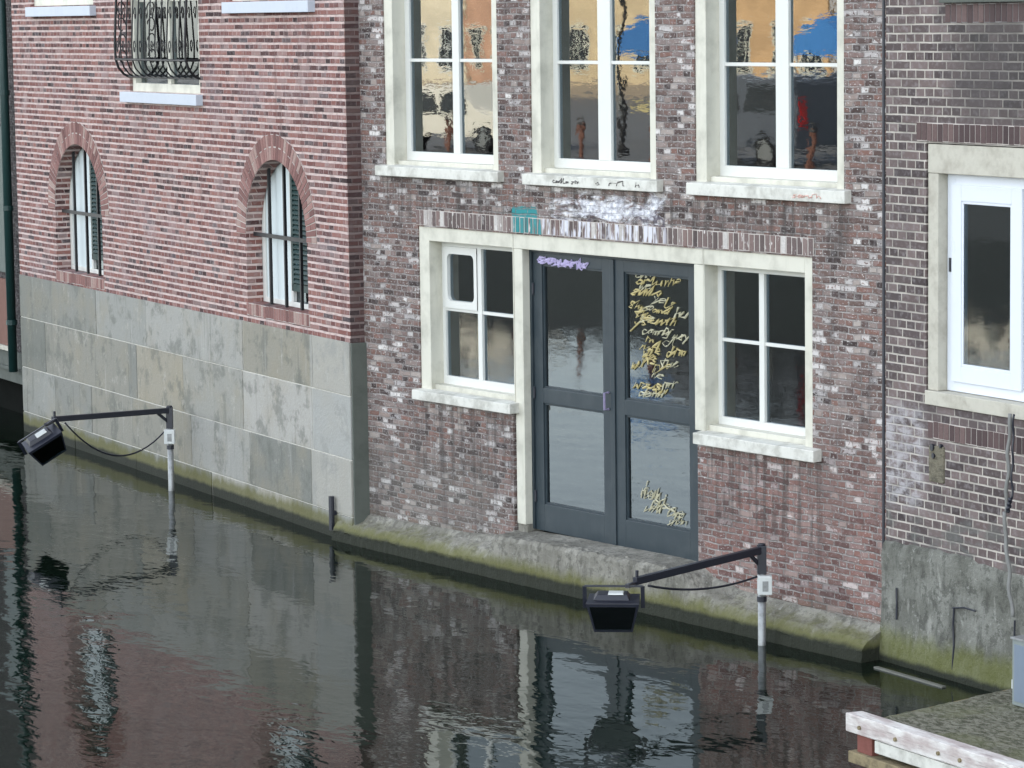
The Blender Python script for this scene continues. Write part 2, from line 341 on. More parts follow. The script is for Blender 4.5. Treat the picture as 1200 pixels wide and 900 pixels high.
# ------------------------------------------------------------------ mesh helpers
class MB:
    def __init__(s): s.v = []; s.f = []
    def face(s, pts): i = len(s.v); s.v += [tuple(p) for p in pts]; s.f.append(tuple(range(i, i + len(pts))))
    def box(s, x0, x1, y0, y1, z0, z1):
        i = len(s.v)
        s.v += [(x, y, z) for z in (z0, z1) for y in (y0, y1) for x in (x0, x1)]
        s.f += [tuple(i + k for k in q) for q in ((0, 2, 3, 1), (4, 5, 7, 6), (0, 1, 5, 4), (1, 3, 7, 5), (3, 2, 6, 7), (2, 0, 4, 6))]
        return s
    def hexa(s, P):   # eight corners, bottom four (ccw) then top four
        i = len(s.v); s.v += [tuple(p) for p in P]
        s.f += [tuple(i + k for k in q) for q in ((3, 2, 1, 0), (4, 5, 6, 7), (0, 1, 5, 4), (1, 2, 6, 5), (2, 3, 7, 6), (3, 0, 4, 7))]
        return s
    def prism(s, poly, y0, y1):   # poly in x,z extruded along y
        n = len(poly); i = len(s.v)
        s.v += [(p[0], y0, p[1]) for p in poly] + [(p[0], y1, p[1]) for p in poly]
        s.f.append(tuple(i + k for k in range(n))); s.f.append(tuple(i + n + k for k in reversed(range(n))))
        for k in range(n): s.f.append((i + k, i + n + k, i + n + (k + 1) % n, i + (k + 1) % n))
        return s
    def tube(s, pts, r, n=8, cap=True):
        pts = [Vector(p) for p in pts]; base = len(s.v); prev = None
        for k, p in enumerate(pts):
            tg = (pts[min(k + 1, len(pts) - 1)] - pts[max(k - 1, 0)]).normalized()
            if prev is None:
                a = tg.orthogonal().normalized()
            else:
                a = (prev - tg * prev.dot(tg)); a = a.normalized() if a.length > 1e-6 else tg.orthogonal().normalized()
            prev = a; b = tg.cross(a)
            rr = r[k] if isinstance(r, (list, tuple)) else r
            for j in range(n):
                an = 2 * math.pi * j / n; s.v.append(tuple(p + (a * math.cos(an) + b * math.sin(an)) * rr))
        for k in range(len(pts) - 1):
            for j in range(n):
                a0 = base + k * n + j; a1 = base + k * n + (j + 1) % n
                s.f.append((a0, a1, a1 + n, a0 + n))
        if cap:
            s.f.append(tuple(base + j for j in reversed(range(n)))); e = base + (len(pts) - 1) * n
            s.f.append(tuple(e + j for j in range(n)))
        return s
    def bar(s, p, q, w, h, up=(0, 0, 1)):   # rectangular bar between two points
        p, q = Vector(p), Vector(q); t = (q - p).normalized(); a = t.cross(Vector(up)).normalized() * (w / 2); b = a.normalized().cross(t) * (h / 2)
        s.hexa([p - a - b, p + a - b, q + a - b, q - a - b, p - a + b, p + a + b, q + a + b, q - a + b]); return s
    def build(s, name, mat, parent=None, bevel=0., smooth=False, loc=None, rotz=None, label=None):
        me = bpy.data.meshes.new(name); me.from_pydata(s.v, [], s.f)
        bm = bmesh.new(); bm.from_mesh(me)
        bmesh.ops.recalc_face_normals(bm, faces=bm.faces)
        if bevel:
            bmesh.ops.bevel(bm, geom=[e for e in bm.edges if len(e.link_faces) == 2 and e.calc_face_angle(0) > .5], offset=bevel, segments=2, profile=.6, affect='EDGES')
        bm.to_mesh(me); bm.free()
        if smooth:
            for p in me.polygons: p.use_smooth = True
        me.materials.append(mat)
        o = bpy.data.objects.new(name, me); COL.objects.link(o)
        if parent: o.parent = parent
        if loc is not None: o.location = loc
        if rotz is not None: o.rotation_euler.z = rotz
        if label: o['label'] = label
        return o

def tag(o, label, cat, group=None, kind=None):
    if label: o['label'] = label
    if cat: o['category'] = cat
    if group: o['group'] = group
    if kind: o['kind'] = kind
    return o
def empty(name, loc, rotz=0, label=None, cat=None, group=None):
    o = bpy.data.objects.new(name, None); COL.objects.link(o); o.location = loc; o.rotation_euler = (0, 0, rotz); o.empty_display_size = .2
    tag(o, label, cat, group); return o

def wall_mesh(x0, x1, z0, z1, openings, depth, foot):
    """front face with real openings and reveals; openings (x0,x1,z0,z1[,arch]); foot = outline behind the facade, walls and roof"""
    m = MB(); xs = sorted({x0, x1, *[o[0] for o in openings], *[o[1] for o in openings]}); zs = sorted({z0, z1, *[o[2] for o in openings], *[o[3] for o in openings], *[o[4] for o in openings if len(o) > 4]})
    def hole(i, k):
        if not (0 <= i < len(xs) - 1 and 0 <= k < len(zs) - 1): return None
        cx, cz = (xs[i] + xs[i + 1]) / 2, (zs[k] + zs[k + 1]) / 2
        for o in openings:
            if o[0] < cx < o[1] and o[2] < cz < o[3]: return o
        return None
    for i in range(len(xs) - 1):
        for k in range(len(zs) - 1):
            a, b, c, d = xs[i], xs[i + 1], zs[k], zs[k + 1]; o = hole(i, k)
            if o is None: m.face([(a, 0, c), (b, 0, c), (b, 0, d), (a, 0, d)]); continue
            arch = len(o) > 4
            if not arch or d <= o[4] + 1e-6:
                if not hole(i - 1, k): m.face([(a, 0, c), (a, 0, d), (a, depth, d), (a, depth, c)])
                if not hole(i + 1, k): m.face([(b, 0, c), (b, depth, c), (b, depth, d), (b, 0, d)])
            if not hole(i, k - 1): m.face([(a, 0, c), (a, depth, c), (b, depth, c), (b, 0, c)])
            if not arch and not hole(i, k + 1): m.face([(a, 0, d), (b, 0, d), (b, depth, d), (a, depth, d)])
    for o in openings:
        if len(o) > 4:
            r = (o[1] - o[0]) / 2; cx = (o[0] + o[1]) / 2; sp = o[4]; N = 28; rz = o[3] - sp
            P = [(cx - r * math.cos(math.pi * j / N), sp + rz * math.sin(math.pi * j / N)) for j in range(N + 1)]
            for j in range(N):
                p, q = P[j], P[j + 1]; cor = (o[0], o[3]) if j < N / 2 else (o[1], o[3])
                m.face([(p[0], 0, p[1]), (q[0], 0, q[1]), (cor[0], 0, cor[1])])
                m.face([(p[0], 0, p[1]), (p[0], depth, p[1]), (q[0], depth, q[1]), (q[0], 0, q[1])])
    F = [(x1, 0)] + foot + [(x0, 0)]
    for a, b in zip(F, F[1:]): m.face([(a[0], a[1], z0), (b[0], b[1], z0), (b[0], b[1], z1), (a[0], a[1], z1)])
    m.face([(p[0], p[1], z1) for p in F])
    return m

def soldier_row(x0, x1, z0, z1, w=.0625, proud=.006, gap=.010):
    m = MB(); n = max(1, round((x1 - x0) / w)); w = (x1 - x0) / n
    for i in range(n):
        dz = random.uniform(-.004, .004)
        m.box(x0 + i * w + gap / 2, x0 + (i + 1) * w - gap / 2, -proud - random.uniform(0, .003), .01, z0 + dz, z1 + dz)
    return m

# ------------------------------------------------------------------ frames of the three facades
AC, PC = R(-53.706), Vector((-1.41657, 29.06780, 0))
AL, PL = R(-62.786), Vector((-5.94020, 37.86629, 0))
AD, PD = R(-60.718), Vector((2.83272, 23.24374, 0))
def toC(u, off, z):   # point in front of the centre facade
    d = Vector((math.cos(AC), math.sin(AC), 0)); n = Vector((d.y, -d.x, 0)); p = PC + d * u + n * off; return Vector((p.x, p.y, z))
TOP = 11.5
KS = 1.0085      # the centre and right facades stand a little further back than their feet
def push(p): return Vector((p.x * KS, p.y * KS, 4.9 - 4.9 * KS))
PL = PL + Vector((math.sin(AL), -math.cos(AL), 0)) * .03 + Vector((math.cos(AL), math.sin(AL), 0)) * .165

# ------------------------------------------------------------------ water and canal bed
wm = MB(); wm.face([(-180, -60, 0), (120, -60, 0), (120, 200, 0), (-180, 200, 0)])
tag(wm.build('canal_water', M['water']), None, None, kind='structure')
wm = MB(); wm.face([(-300, -300, -1.6), (300, -300, -1.6), (300, 400, -1.6), (-300, 400, -1.6)])
tag(wm.build('canal_bed', M['darkstone']), None, None, kind='structure')

# ================================================================== LEFT HOUSE
HL = empty('red_brick_house', PL, AL, 'red brick canal house with stone base and two barred arched windows', 'house')
A1 = (1.42, 2.98, 2.03, 3.50, 2.74); A2 = (7.15, 8.66, 2.08, 3.52, 2.76)
opL = [A1, A2, (3.98, 6.02, 4.125, 5.95), (.80, 2.90, 5.06, 6.7), (6.85, 8.92, 5.06, 6.7)]
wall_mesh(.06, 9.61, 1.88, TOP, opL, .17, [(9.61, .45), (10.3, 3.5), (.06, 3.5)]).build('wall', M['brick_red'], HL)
# stone base: separate blocks, light joints
m = MB(); m.box(.07, 9.60, -.004, .34, -1, 1.885); m.box(.07, 9.4, .3, 3.4, -1, 1.87)
m.build('joint_bed', M['mortar_stone'], HL)
MB().box(9.617, 9.64, .0, .34, -.9, 1.88).build('corner_strip', M['darkstone'], HL, bevel=.004)  # dark strip over the stone return, standing in for shade
m = MB()
courses = [(1.385, 1.885, [.055, 2.72, 4.30, 7.02, 8.75, 9.615]), (.785, 1.375, [.055, .95, 3.72, 3.98, 5.35, 7.0, 8.72, 9.615]),
           (.245, .775, [.055, 1.25, 2.50, 5.55, 7.15, 8.68, 9.615]), (-.9, .235, [.055, 1.9, 3.9, 6.1, 8.2, 9.615])]
for z0, z1, xs in courses:
    for a, b in zip(xs, xs[1:]):
        p = random.uniform(.010, .018); m.box(a + .008, b - .008, -p, .28, z0, z1)
m.build('stone_base', M['stone'], HL, bevel=.006)

def arch_ring(o, name='arch'):
    r0 = (o[1] - o[0]) / 2 + .002; cx = (o[0] + o[1]) / 2; sp = o[4]; rz0 = o[3] - sp + .002; ro, rzo = r0 + .235, rz0 + .25
    bk = MB(); N = 30
    for j in range(N):
        a, b = math.pi * j / N, math.pi * (j + 1) / N
        P = [(cx - r0 * math.cos(a), sp + rz0 * math.sin(a)), (cx - r0 * math.cos(b), sp + rz0 * math.sin(b)), (cx - ro * math.cos(b), sp + rzo * math.sin(b)), (cx - ro * math.cos(a), sp + rzo * math.sin(a))]
        bk.prism(P, -.003, .0)
    w = bk.build('arch_mortar', M['mortar_light'], HL)
    vb = MB(); N = 46
    for j in range(N):
        a, b = math.pi * (j + .09) / N, math.pi * (j + .91) / N
        for (s0, s1) in (((0, .47), (.53, 1)) if j % 2 else ((0, .97),)):
            P = []
            for an, s in ((a, s0), (b, s0), (b, s1), (a, s1)):
                rr = r0 + (ro - r0) * s; rz = rz0 + (rzo - rz0) * s
                P.append((cx - rr * math.cos(an), sp + rz * math.sin(an)))
            vb.prism(P, -.007 - random.uniform(0, .003), -.0035)
    vb.build('arch', M['vous_red'], HL)
for o in (A1, A2):
    arch_ring(o)
    b = MB().box(o[0] - .02, o[1] + .02, -.004, .17, o[2] - .125, o[2] - .004); b.build('sill_bed', M['mortar_light'], HL)
    soldier_row(o[0] - .02, o[1] + .02, o[2] - .12, o[2] - .008).build('brick_sill', M['vous_red'], HL)
    # barred window
    f = MB(); f.box(o[0] - .05, o[1] + .05, .172, .20, o[2], o[2] + .05)
    f.box(o[0] - .05, o[0] + .07, .172, .21, o[2] + .05, o[3]); f.box(o[1] - .06, o[1] + .05, .172, .21, o[2] + .05, o[3])
    f.box(o[0] + .70, o[0] + .755, .172, .21, o[2] + .05, o[3] + .1)
    wi = f.build('window', M['white'], HL, bevel=.004)
    g = MB(); g.box(o[0] + .70, o[1] + .05, .212, .218, o[2] + .04, o[3] + .1); g.build('pane', M['glass'], wi)
    c = MB(); nn = 10
    for k in range(nn):   # folded blind, real folds
        xa = o[0] + .075 + (.62) * k / nn; xb = o[0] + .075 + .62 * (k + 1) / nn; ya, yb = (.176, .186) if k % 2 else (.186, .176)
        c.hexa([(xa, ya, o[2]), (xb, yb, o[2]), (xb, yb + .01, o[2]), (xa, ya + .01, o[2]), (xa, ya, o[3] + .1), (xb, yb, o[3] + .1), (xb, yb + .01, o[3] + .1), (xa, ya + .01, o[3] + .1)])
    c.build('white_shutter', M['curtain'], wi)
    s = MB(); x0, x1 = o[0] + .76, o[1] - .06; s.box(x0, x0 + .05, .155, .171, o[2] + .16, o[3]); s.box(x1 - .04, x1 + .04, .155, .171, o[2] + .16, o[3]); s.box(x0, x1, .155, .171, o[2] + .16, o[2] + .23)
    z = o[2] + .24
    while z < o[3]:
        s.hexa([(x0 + .05, .150, z), (x1 - .04, .150, z), (x1 - .04, .170, z + .028), (x0 + .05, .170, z + .028), (x0 + .05, .150, z + .010), (x1 - .04, .150, z + .010), (x1 - .04, .170, z + .038), (x0 + .05, .170, z + .038)]); z += .048
    s.build('louvred_shutter', M['green'], wi)
    s2 = MB()
    bx = MB(); cx = (o[0] + o[1]) / 2; r = (o[1] - o[0]) / 2
    for k in (1, 2, 3):
        xx = o[0] + (o[1] - o[0]) * k / 4; zt = o[4] + (o[3] - o[4]) * math.sqrt(max(0, 1 - ((xx - cx) / r) ** 2))
        bx.box(xx - .014, xx + .014, .085, .113, o[2] - .01, zt + .02)
    zb = o[2] + .66; bx.box(o[0] - .01, o[1] + .01, .078, .084, zb, zb + .04)
    bx.build('iron_bars', M['iron'], wi)
# upper windows (their lower ends are in view)
def up_window(x0, x1, z0, z1, sill, sz0, sz1, yb=.10):
    f = MB(); f.box(x0, x0 + .09, .03, .15, z0, z1); f.box(x1 - .09, x1, .03, .15, z0, z1); f.box(x0 + .09, x1 - .09, .03, .15, z1 - .1, z1)
    f.box(x0 + .09, x1 - .09, .03, .15, z0, z0 + .09); xm = (x0 + x1) / 2; f.box(xm - .045, xm + .045, .06, .14, z0 + .09, z1 - .1)
    f.box(x0 + .09, xm - .045, .07, .13, z0 + .95, z0 + .98); f.box(xm + .045, x1 - .09, .07, .13, z0 + .95, z0 + .98)
    w = f.build('window', M['cream'], HL, bevel=.004)
    MB().box(x0 + .09, x1 - .09, .098, .104, z0 + .09, z1 - .1).build('pane', M['glass'], w)
    MB().box(sill[0], sill[1], -.075, .03, sz0, sz1).build('sill', M['bluesill'], w, bevel=.005)
    return w
wc = up_window(3.99, 6.01, 4.125, 5.94, (3.85, 6.08), 4.01, 4.12)
up_window(.81, 2.89, 5.06, 6.69, (.78, 2.98), 4.94, 5.05); up_window(6.86, 8.91, 5.06, 6.69, (6.83, 8.96), 4.94, 5.05)
MB().box(4.02, 5.2, .22, .23, 4.2, 5.9).build('curtain', M['curtain'], wc)
# bellied wrought-iron window guard
gr = MB(); prof = [(4.285, .01), (4.31, .06), (4.38, .12), (4.47, .15), (4.62, .155), (4.9, .14), (5.2, .12), (5.9, .10), (6.0, .02)]
xs = [3.97 + (6.02 - 3.97) * i / 12 for i in range(13)]
for i, x in enumerate(xs): gr.tube([(x, -y, z) for z, y in prof], .015 if i in (0, 12) else .009, 6)
for z, y in ((4.285, .012), (4.47, .15), (5.15, .125), (5.9, .1)): gr.tube([(3.97, .0, z), (3.97, -y, z), (6.02, -y, z), (6.02, 0, z)], .013, 6)
def yb(z):
    for (a, b), (c, d) in zip(prof, prof[1:]):
        if a <= z <= c: return b + (d - b) * (z - a) / (c - a)
    return .1
for i in range(12):
    xm = (xs[i] + xs[i + 1]) / 2
    for zc, s in ((4.60, 1), (4.95, -1), (5.35, -1)):
        pts = [(xm + .035 * s * math.cos(t) * (1 - t / 9), -yb(zc) - .003, zc + .075 * math.sin(t) * (1 - t / 14)) for t in [j * .45 for j in range(15)]]
        gr.tube(pts, .0055, 5)
for s in range(7):   # scrolls on the side return
    zc = 4.5 + s * .17; pts = [(3.97, -.075 + .05 * math.cos(t) * (1 - t / 9), zc + .07 * math.sin(t)) for t in [j * .45 for j in range(13)]]; gr.tube(pts, .007, 5)
gr.build('window_guard', M['iron'], HL)

# ================================================================== CENTRE HOUSE
HC = empty('brown_brick_house', push(PC), AC, 'weathered brown brick house with graffiti above its dark double doors', 'house')
U1, U2, U3 = (.50, 2.24), (2.71, 4.40), (4.89, 6.64)
ZL, ZH = 1.47, 3.02
opC = [(u[0], u[1], 3.46, 5.75) for u in (U1, U2, U3)] + [(1.0, 2.40, ZL, ZH), (2.40, 4.90, .40, ZH), (4.90, 6.28, ZL, ZH)]
wall_mesh(-.30, 7.14, -1, TOP, opC, .22, [(6.2, 5.5), (.25, 5.5)]).build('wall', M['brick_center'], HC)
m = MB(); m.box(.1, 6.1, .5, 5.2, 3.15, 3.30); m.box(.4, 6.0, 4.2, 4.3, -.2, 3.15); m.box(.1, 6.1, .3, 5.2, .2, .35); m.box(.4, 6, 3.2, 3.3, 3.31, 7)
m.build('interior_floor', M['room'], HC)

def casing_window(x0, x1, z0, z1, glass, bars, zbar, sashz, left=.13, right=.09, head=.13, mat='cream', vent=None):
    """deep painted casing > sash with mullion and glazing bar > panes, sill"""
    f = MB(); xi0, xi1 = x0 + left, x1 - right
    f.box(x0, xi0, .012, .19, z0, z1); f.box(xi1, x1, .012, .19, z0, z1); f.box(xi0, xi1, .012, .19, z1 - head, z1); f.box(xi0, xi1, .05, .19, z0, z0 + .05)
    w = f.build('window', M[mat], HC, bevel=.005)
    s = MB(); g0, g1, g2, g3 = glass; zt = z1 - head; zb = sashz
    ya, yz = .150, .188
    s.box(xi0, xi1, ya, yz, z0 + .05, zb); s.box(xi0, xi1, ya, yz, zt - .05, zt)
    s.box(xi0, g0, ya, yz, zb, zt - .05); s.box(g1, g2, ya - .004, yz, zb, zt - .05); s.box(g3, xi1, ya, yz, zb, zt - .05)
    s.box(g0, g1, ya + .006, yz, zbar - .014, zbar + .014); s.box(g2, g3, ya + .006, yz, zbar - .014, zbar + .014)
    if vent:
        a, b, c, d = vent
        P = [(a + .04 + .0, c)] ; rr = .05
        out = [(g0, zbar + .014), (g1, zbar + .014), (g1, zt - .05), (g0, zt - .05)]
        inn = []
        for cxx, czz, st in ((a + rr, c + rr, 180), (b - rr, c + rr, 270), (b - rr, d - rr, 0), (a + rr, d - rr, 90)):
            for k in range(5): an = R(st + 90 * k / 4); inn.append((cxx + rr * math.cos(an), czz + rr * math.sin(an)))
        # ring between rectangle and rounded pane
        n = len(inn)
        for k in range(4):
            corner = out[k]; nxt = out[(k + 1) % 4]
            arc = inn[k * 5:k * 5 + 5]
            for q in range(4): s.face([(corner[0], ya - .012, corner[1]), (arc[q + 1][0], ya - .012, arc[q + 1][1]), (arc[q][0], ya - .012, arc[q][1])])
            e = arc[4]; st = inn[((k + 1) % 4) * 5]
            s.face([(corner[0], ya - .012, corner[1]), (nxt[0], ya - .012, nxt[1]), (st[0], ya - .012, st[1]), (e[0], ya - .012, e[1])])
        for k in range(n):
            p, q = inn[k], inn[(k + 1) % n]; s.face([(p[0], ya - .012, p[1]), (q[0], ya - .012, q[1]), (q[0], .176, q[1]), (p[0], .176, p[1])])
        s.box(out[0][0] - .004, out[0][0] + .004, ya - .012, .17, out[0][1], out[2][1])
    so_ = s.build('sash', M['white'], w, bevel=.0025 if not vent else 0)
    for a, b in ((g0, g1), (g2, g3)):
        for c, d in ((zb, zbar - .014), (zbar + .014, zt - .05)):
            MB().box(a - .004, b + .004, .172, .177, c - .004, d + .004).build('pane', M['glass'], w)
    return w
def sill(w, x0, x1, z0, z1, proud=.07):
    m = MB(); m.hexa([(x0, -proud, z0), (x1, -proud, z0), (x1, .045, z0), (x0, .045, z0), (x0, -proud, z1), (x1, -proud, z1), (x1, .045, z1 + .012), (x0, .045, z1 + .012)])
    return m.build('sill', M['sillwhite'], w, bevel=.006)
w1 = casing_window(*U1, 3.545, 5.74, (.70, 1.37, 1.47, 2.09), 0, 4.495, 3.675)
w2 = casing_window(*U2, 3.545, 5.74, (2.90, 3.46, 3.63, 4.25), 0, 4.485, 3.675)
w3 = casing_window(*U3, 3.545, 5.74, (5.08, 5.70, 5.85, 6.49), 0, 4.478, 3.68)
sill(w1, .43, 2.32, 3.46, 3.548); sill(w2, 2.67, 4.49, 3.455, 3.545); sill(w3, 4.86, 6.72, 3.45, 3.545)
wl = casing_window(1.0, 2.42, 1.555, ZH, (1.20, 1.70, 1.76, 2.26), 0, 2.28, 1.68, left=.155, right=.012, head=.125, vent=(1.25, 1.655, 2.36, 2.78))
wr = casing_window(4.97, 6.28, 1.555, ZH, (5.03, 5.49, 5.55, 6.08), 0, 2.29, 1.67, left=.012, right=.10, head=.125)
sill(wl, .98, 2.47, 1.465, 1.55, .085); sill(wr, 4.94, 6.38, 1.46, 1.55, .085)
# old gauze curtain behind the left lower sash and interior furniture shapes
MB().box(1.2, 1.68, .30, .31, 1.7, 2.2).build('inner_blind', M['room'], wl)
# door frame posts and head
m = MB(); m.box(2.425, 2.545, .015, .20, .50, 2.89); m.box(4.85, 4.965, .015, .20, 1.555, 2.89); m.box(2.425, 4.965, .012, .20, 2.892, ZH)
m.build('door_frame', M['cream'], HC, bevel=.005)
m = MB(); m.box(2.415, 2.55, .03, .21, .42, .499); m.build('post_foot', M['plinth'], HC, bevel=.006)
m = MB(); m.box(2.546, 2.575, .09, .21, .46, 2.89); m.box(4.815, 4.85, .09, .21, .46, 2.89); m.box(2.575, 4.815, .09, .21, 2.865, 2.89)
m.box(4.852, 4.90, .11, .21, .42, 1.55)
m.build('door_lining', M['door'], HC)
def leaf(x0, x1, g0, g1, hinge, extra_labels):
    y0, y1 = .105, .16
    m = MB(); m.box(x0, g0, y0, y1, .455, 2.862); m.box(g1, x1, y0, y1, .455, 2.862)
    for a, b in ((.455, .69), (1.57, 1.70), (2.765, 2.862)): m.box(g0, g1, y0, y1, a, b)
    d = m.build('door', M['door'], HC, bevel=.004, label=extra_labels)
    mm = MB()
    for c, e in ((.69, 1.57), (1.70, 2.765)):   # glazing beads
        t = .016; mm.box(g0, g1, y0 + .014, y0 + .03, c, c + t); mm.box(g0, g1, y0 + .014, y0 + .03, e - t, e); mm.box(g0, g0 + t, y0 + .014, y0 + .03, c + t, e - t); mm.box(g1 - t, g1, y0 + .014, y0 + .03, c + t, e - t)
    mm.build('glazing_bead', M['door'], d)
    for c, e in ((.69, 1.57), (1.70, 2.765)): MB().box(g0 - .003, g1 + .003, y0 + .031, y0 + .037, c - .003, e + .003).build('pane', M['doorglass'], d)
    for z in (.75, 1.65, 2.55): MB().tube([(hinge, y0 - .008, z - .05), (hinge, y0 - .008, z + .05)], .011, 8).build('hinge', M['black'], d)
    return d
dl = leaf(2.578, 3.672, 2.70, 3.54, 2.585, 'left door leaf with a lilac tag across its top rail')
dr = leaf(3.690, 4.812, 3.83, 4.67, 4.805, 'right door leaf with gold handwriting on its glass')
m = MB(); m.box(3.655, 3.71, .092, .104, .46, 2.86); m.build('astragal', M['door'], dr, bevel=.003)
m = MB(); m.tube([(3.62, .10, 1.60), (3.62, .055, 1.60), (3.62, .055, 1.74), (3.62, .10, 1.74)], .011, 8); m.build('handle', M['galv'], dl)

# handwriting, built from strokes
GLY = {'a': [[(.8, .6), (.3, .75), (.05, .35), (.3, 0), (.75, .2), (.8, .65), (.85, 0)]], 'r': [[(.1, .8), (.2, 0)], [(.2, .5), (.5, .8), (.85, .7)]], 'l': [[(.3, 1.5), (.35, .1), (.7, .1)]], 't': [[(.4, 1.3), (.45, 0), (.8, .1)], [(0, .85), (.9, .95)]],
       's': [[(.85, .75), (.3, .8), (.2, .5), (.75, .3), (.6, 0), (.05, .05)]], 'h': [[(.15, 1.5), (.2, 0)], [(.2, .5), (.6, .8), (.75, 0)]], 'e': [[(.1, .4), (.8, .5), (.6, .8), (.15, .6), (.2, .1), (.85, .1)]], 'n': [[(.1, .8), (.2, 0)], [(.2, .6), (.6, .8), (.8, 0)]],
       'i': [[(.4, .8), (.45, 0)], [(.4, 1.15), (.45, 1.1)]], 'g': [[(.8, .7), (.2, .7), (.2, .15), (.75, .2), (.8, .8), (.7, -.6), (.1, -.5)]], 'm': [[(.05, .8), (.1, 0)], [(.1, .6), (.4, .8), (.5, 0)], [(.5, .6), (.8, .8), (.95, 0)]], 'o': [[(.5, .8), (.1, .4), (.4, 0), (.85, .4), (.5, .8)]],
       'd': [[(.8, 1.5), (.8, 0)], [(.8, .6), (.3, .8), (.1, .3), (.4, 0), (.8, .2)]], 'w': [[(.05, .8), (.25, 0), (.5, .6), (.7, 0), (.95, .85)]], 'y': [[(.1, .8), (.5, .2)], [(.9, .8), (.2, -.6)]], 'u': [[(.1, .8), (.2, 0), (.7, .1), (.8, .8), (.85, 0)]], 'c': [[(.8, .7), (.3, .8), (.1, .35), (.4, 0), (.85, .15)]],
       'k': [[(.15, 1.4), (.2, 0)], [(.8, .85), (.2, .4), (.85, 0)]], '-': [[(.1, .5), (.9, .6)]]}
def script_line(m, txt, x, z, w, h, y, r, slant=.45, rise=0.):
    r *= .72; w *= .96; h *= 1.08
    for i, ch in enumerate(txt):
        if ch == ' ': continue
        for st in GLY[ch]:
            j = lambda: random.uniform(-.12, .12)
            pts = [(x + i * w + (px + j() + slant * pz) * w * .9, y, z + rise * i * w + (pz + j()) * h) for px, pz in st]
            # smooth
            sm = []
            for a, b in zip(pts, pts[1:]):
                sm += [a, tuple((a[k] + b[k]) / 2 for k in range(3))]
            sm.append(pts[-1]); m.tube(sm, [r * random.uniform(.6, 1.25) for _ in sm], 5)
def cursive(txt, x, z, w, h, y, r, mat, parent, name='handwriting', rise=0., slant=.5, jit=.13):
    """one joined-up pen line per word"""
    m = MB(); pts = []
    for i, ch in enumerate(txt):
        for st in GLY[ch]:
            for px, pz in st: pts.append((x + i * w + (px + random.uniform(-jit, jit) + slant * pz) * w, y, z + rise * i * w + (pz + random.uniform(-jit, jit)) * h))
    sm = []
    for p, q in zip(pts, pts[1:]): sm += [p, tuple(.5 * (p[k] + q[k]) for k in range(3))]
    sm.append(pts[-1]); m.tube(sm, [r * .72 * random.choice((.3, .7, 1., 1.5)) for _ in sm], 5); m.build(name, mat, parent)
y = .128
for txt, x, z, w, h, r, rise in (('arlu', 3.96, 2.67, .085, .05, .009, .03), ('suw', 3.90, 2.585, .085, .055, .010, .0), ('shr', 3.86, 2.475, .075, .055, .008, -.2), ('and', 4.16, 2.45, .075, .04, .007, .0), ('hu', 4.44, 2.43, .09, .06, .010, .05),
                             ('the', 3.93, 2.395, .075, .05, .009, -.1), ('unth', 4.14, 2.355, .085, .05, .008, .02), ('comng', 4.02, 2.265, .075, .045, .0075, .03), ('usy', 4.42, 2.255, .075, .05, .007, .0), ('in', 4.05, 2.20, .07, .04, .006, .0),
                             ('wil', 4.02, 2.07, .085, .07, .010, .25), ('dim', 4.33, 2.10, .085, .06, .010, .1), ('wun', 3.87, 1.955, .085, .07, .011, .35), ('s', 4.13, 2.03, .09, .05, .010, .0), ('wous', 3.90, 1.80, .095, .06, .010, .05), ('dami', 3.97, 1.745, .09, .05, .008, .04)):
    cursive(txt, x, z, w, h, y, r, M['gold'] if random.random() < .6 else M['palegold'], dr, rise=rise)
for k in range(22):
    zz = 2.72 - .045 * k; xx = 3.87 + random.random() * .45
    if .25 < (k * .37) % 1 or k % 3 == 0: cursive(''.join(random.choice('acehilmnorstuwy') for _ in range(random.choice((2, 3)))), xx, zz, .07 + random.random() * .03, .04 + random.random() * .025, y, .0065, M['gold'] if k % 2 else M['palegold'], dr, rise=random.uniform(-.1, .25))
for txt, x, z, w, h, r, rise in (('huni', 4.02, .93, .08, .08, .006, -.3), ('acme', 4.15, .86, .10, .07, .006, -.25), ('nak', 3.98, .90, .09, .09, .007, -.1), ('uram', 4.12, .82, .105, .08, .007, -.18), ('wm', 4.02, .79, .12, .06, .006, .0), ('gun', 4.34, .72, .09, .05, .006, .05)):
    cursive(txt, x, z, w, h, y, r, M['palegold'], dr, 'scrawl', rise=rise)
for txt, x, z, w, h, r in (('somark', 2.66, 2.775, .115, .064, .013), ('couanw', 2.64, 2.785, .12, .06, .009), ('ooumo', 2.68, 2.768, .13, .06, .008)):
    cursive(txt, x, z, w, h, .100, r, M['purple'], dl, 'tag', rise=-.03, slant=.1)
m.build('tag', M['purple'], dl)
for tx, xx, ww, hh in (('cadla', 3.10, .046, .026), ('sin', 3.36, .04, .024), ('o', 3.68, .07, .03), ('ril', 3.86, .08, .032), ('h', 4.2, .08, .028)):
    cursive(tx, xx, 3.485, ww, hh, -.073, .005, M['ink'], w2, 'marker_writing', slant=.1)
cursive('sanih', 6.12, 3.478, .07, .026, -.0725, .0045, M['pinkink'], w3, 'marker_writing', slant=.1)

# soldier courses
MB().box(.98, 6.30, -.003, .01, 3.032, 3.17).build('lintel_bed', M['mortar_light'], HC)
soldier_row(.98, 6.30, 3.036, 3.165, gap=.016).build('lintel', M['soldier_center'], HC)

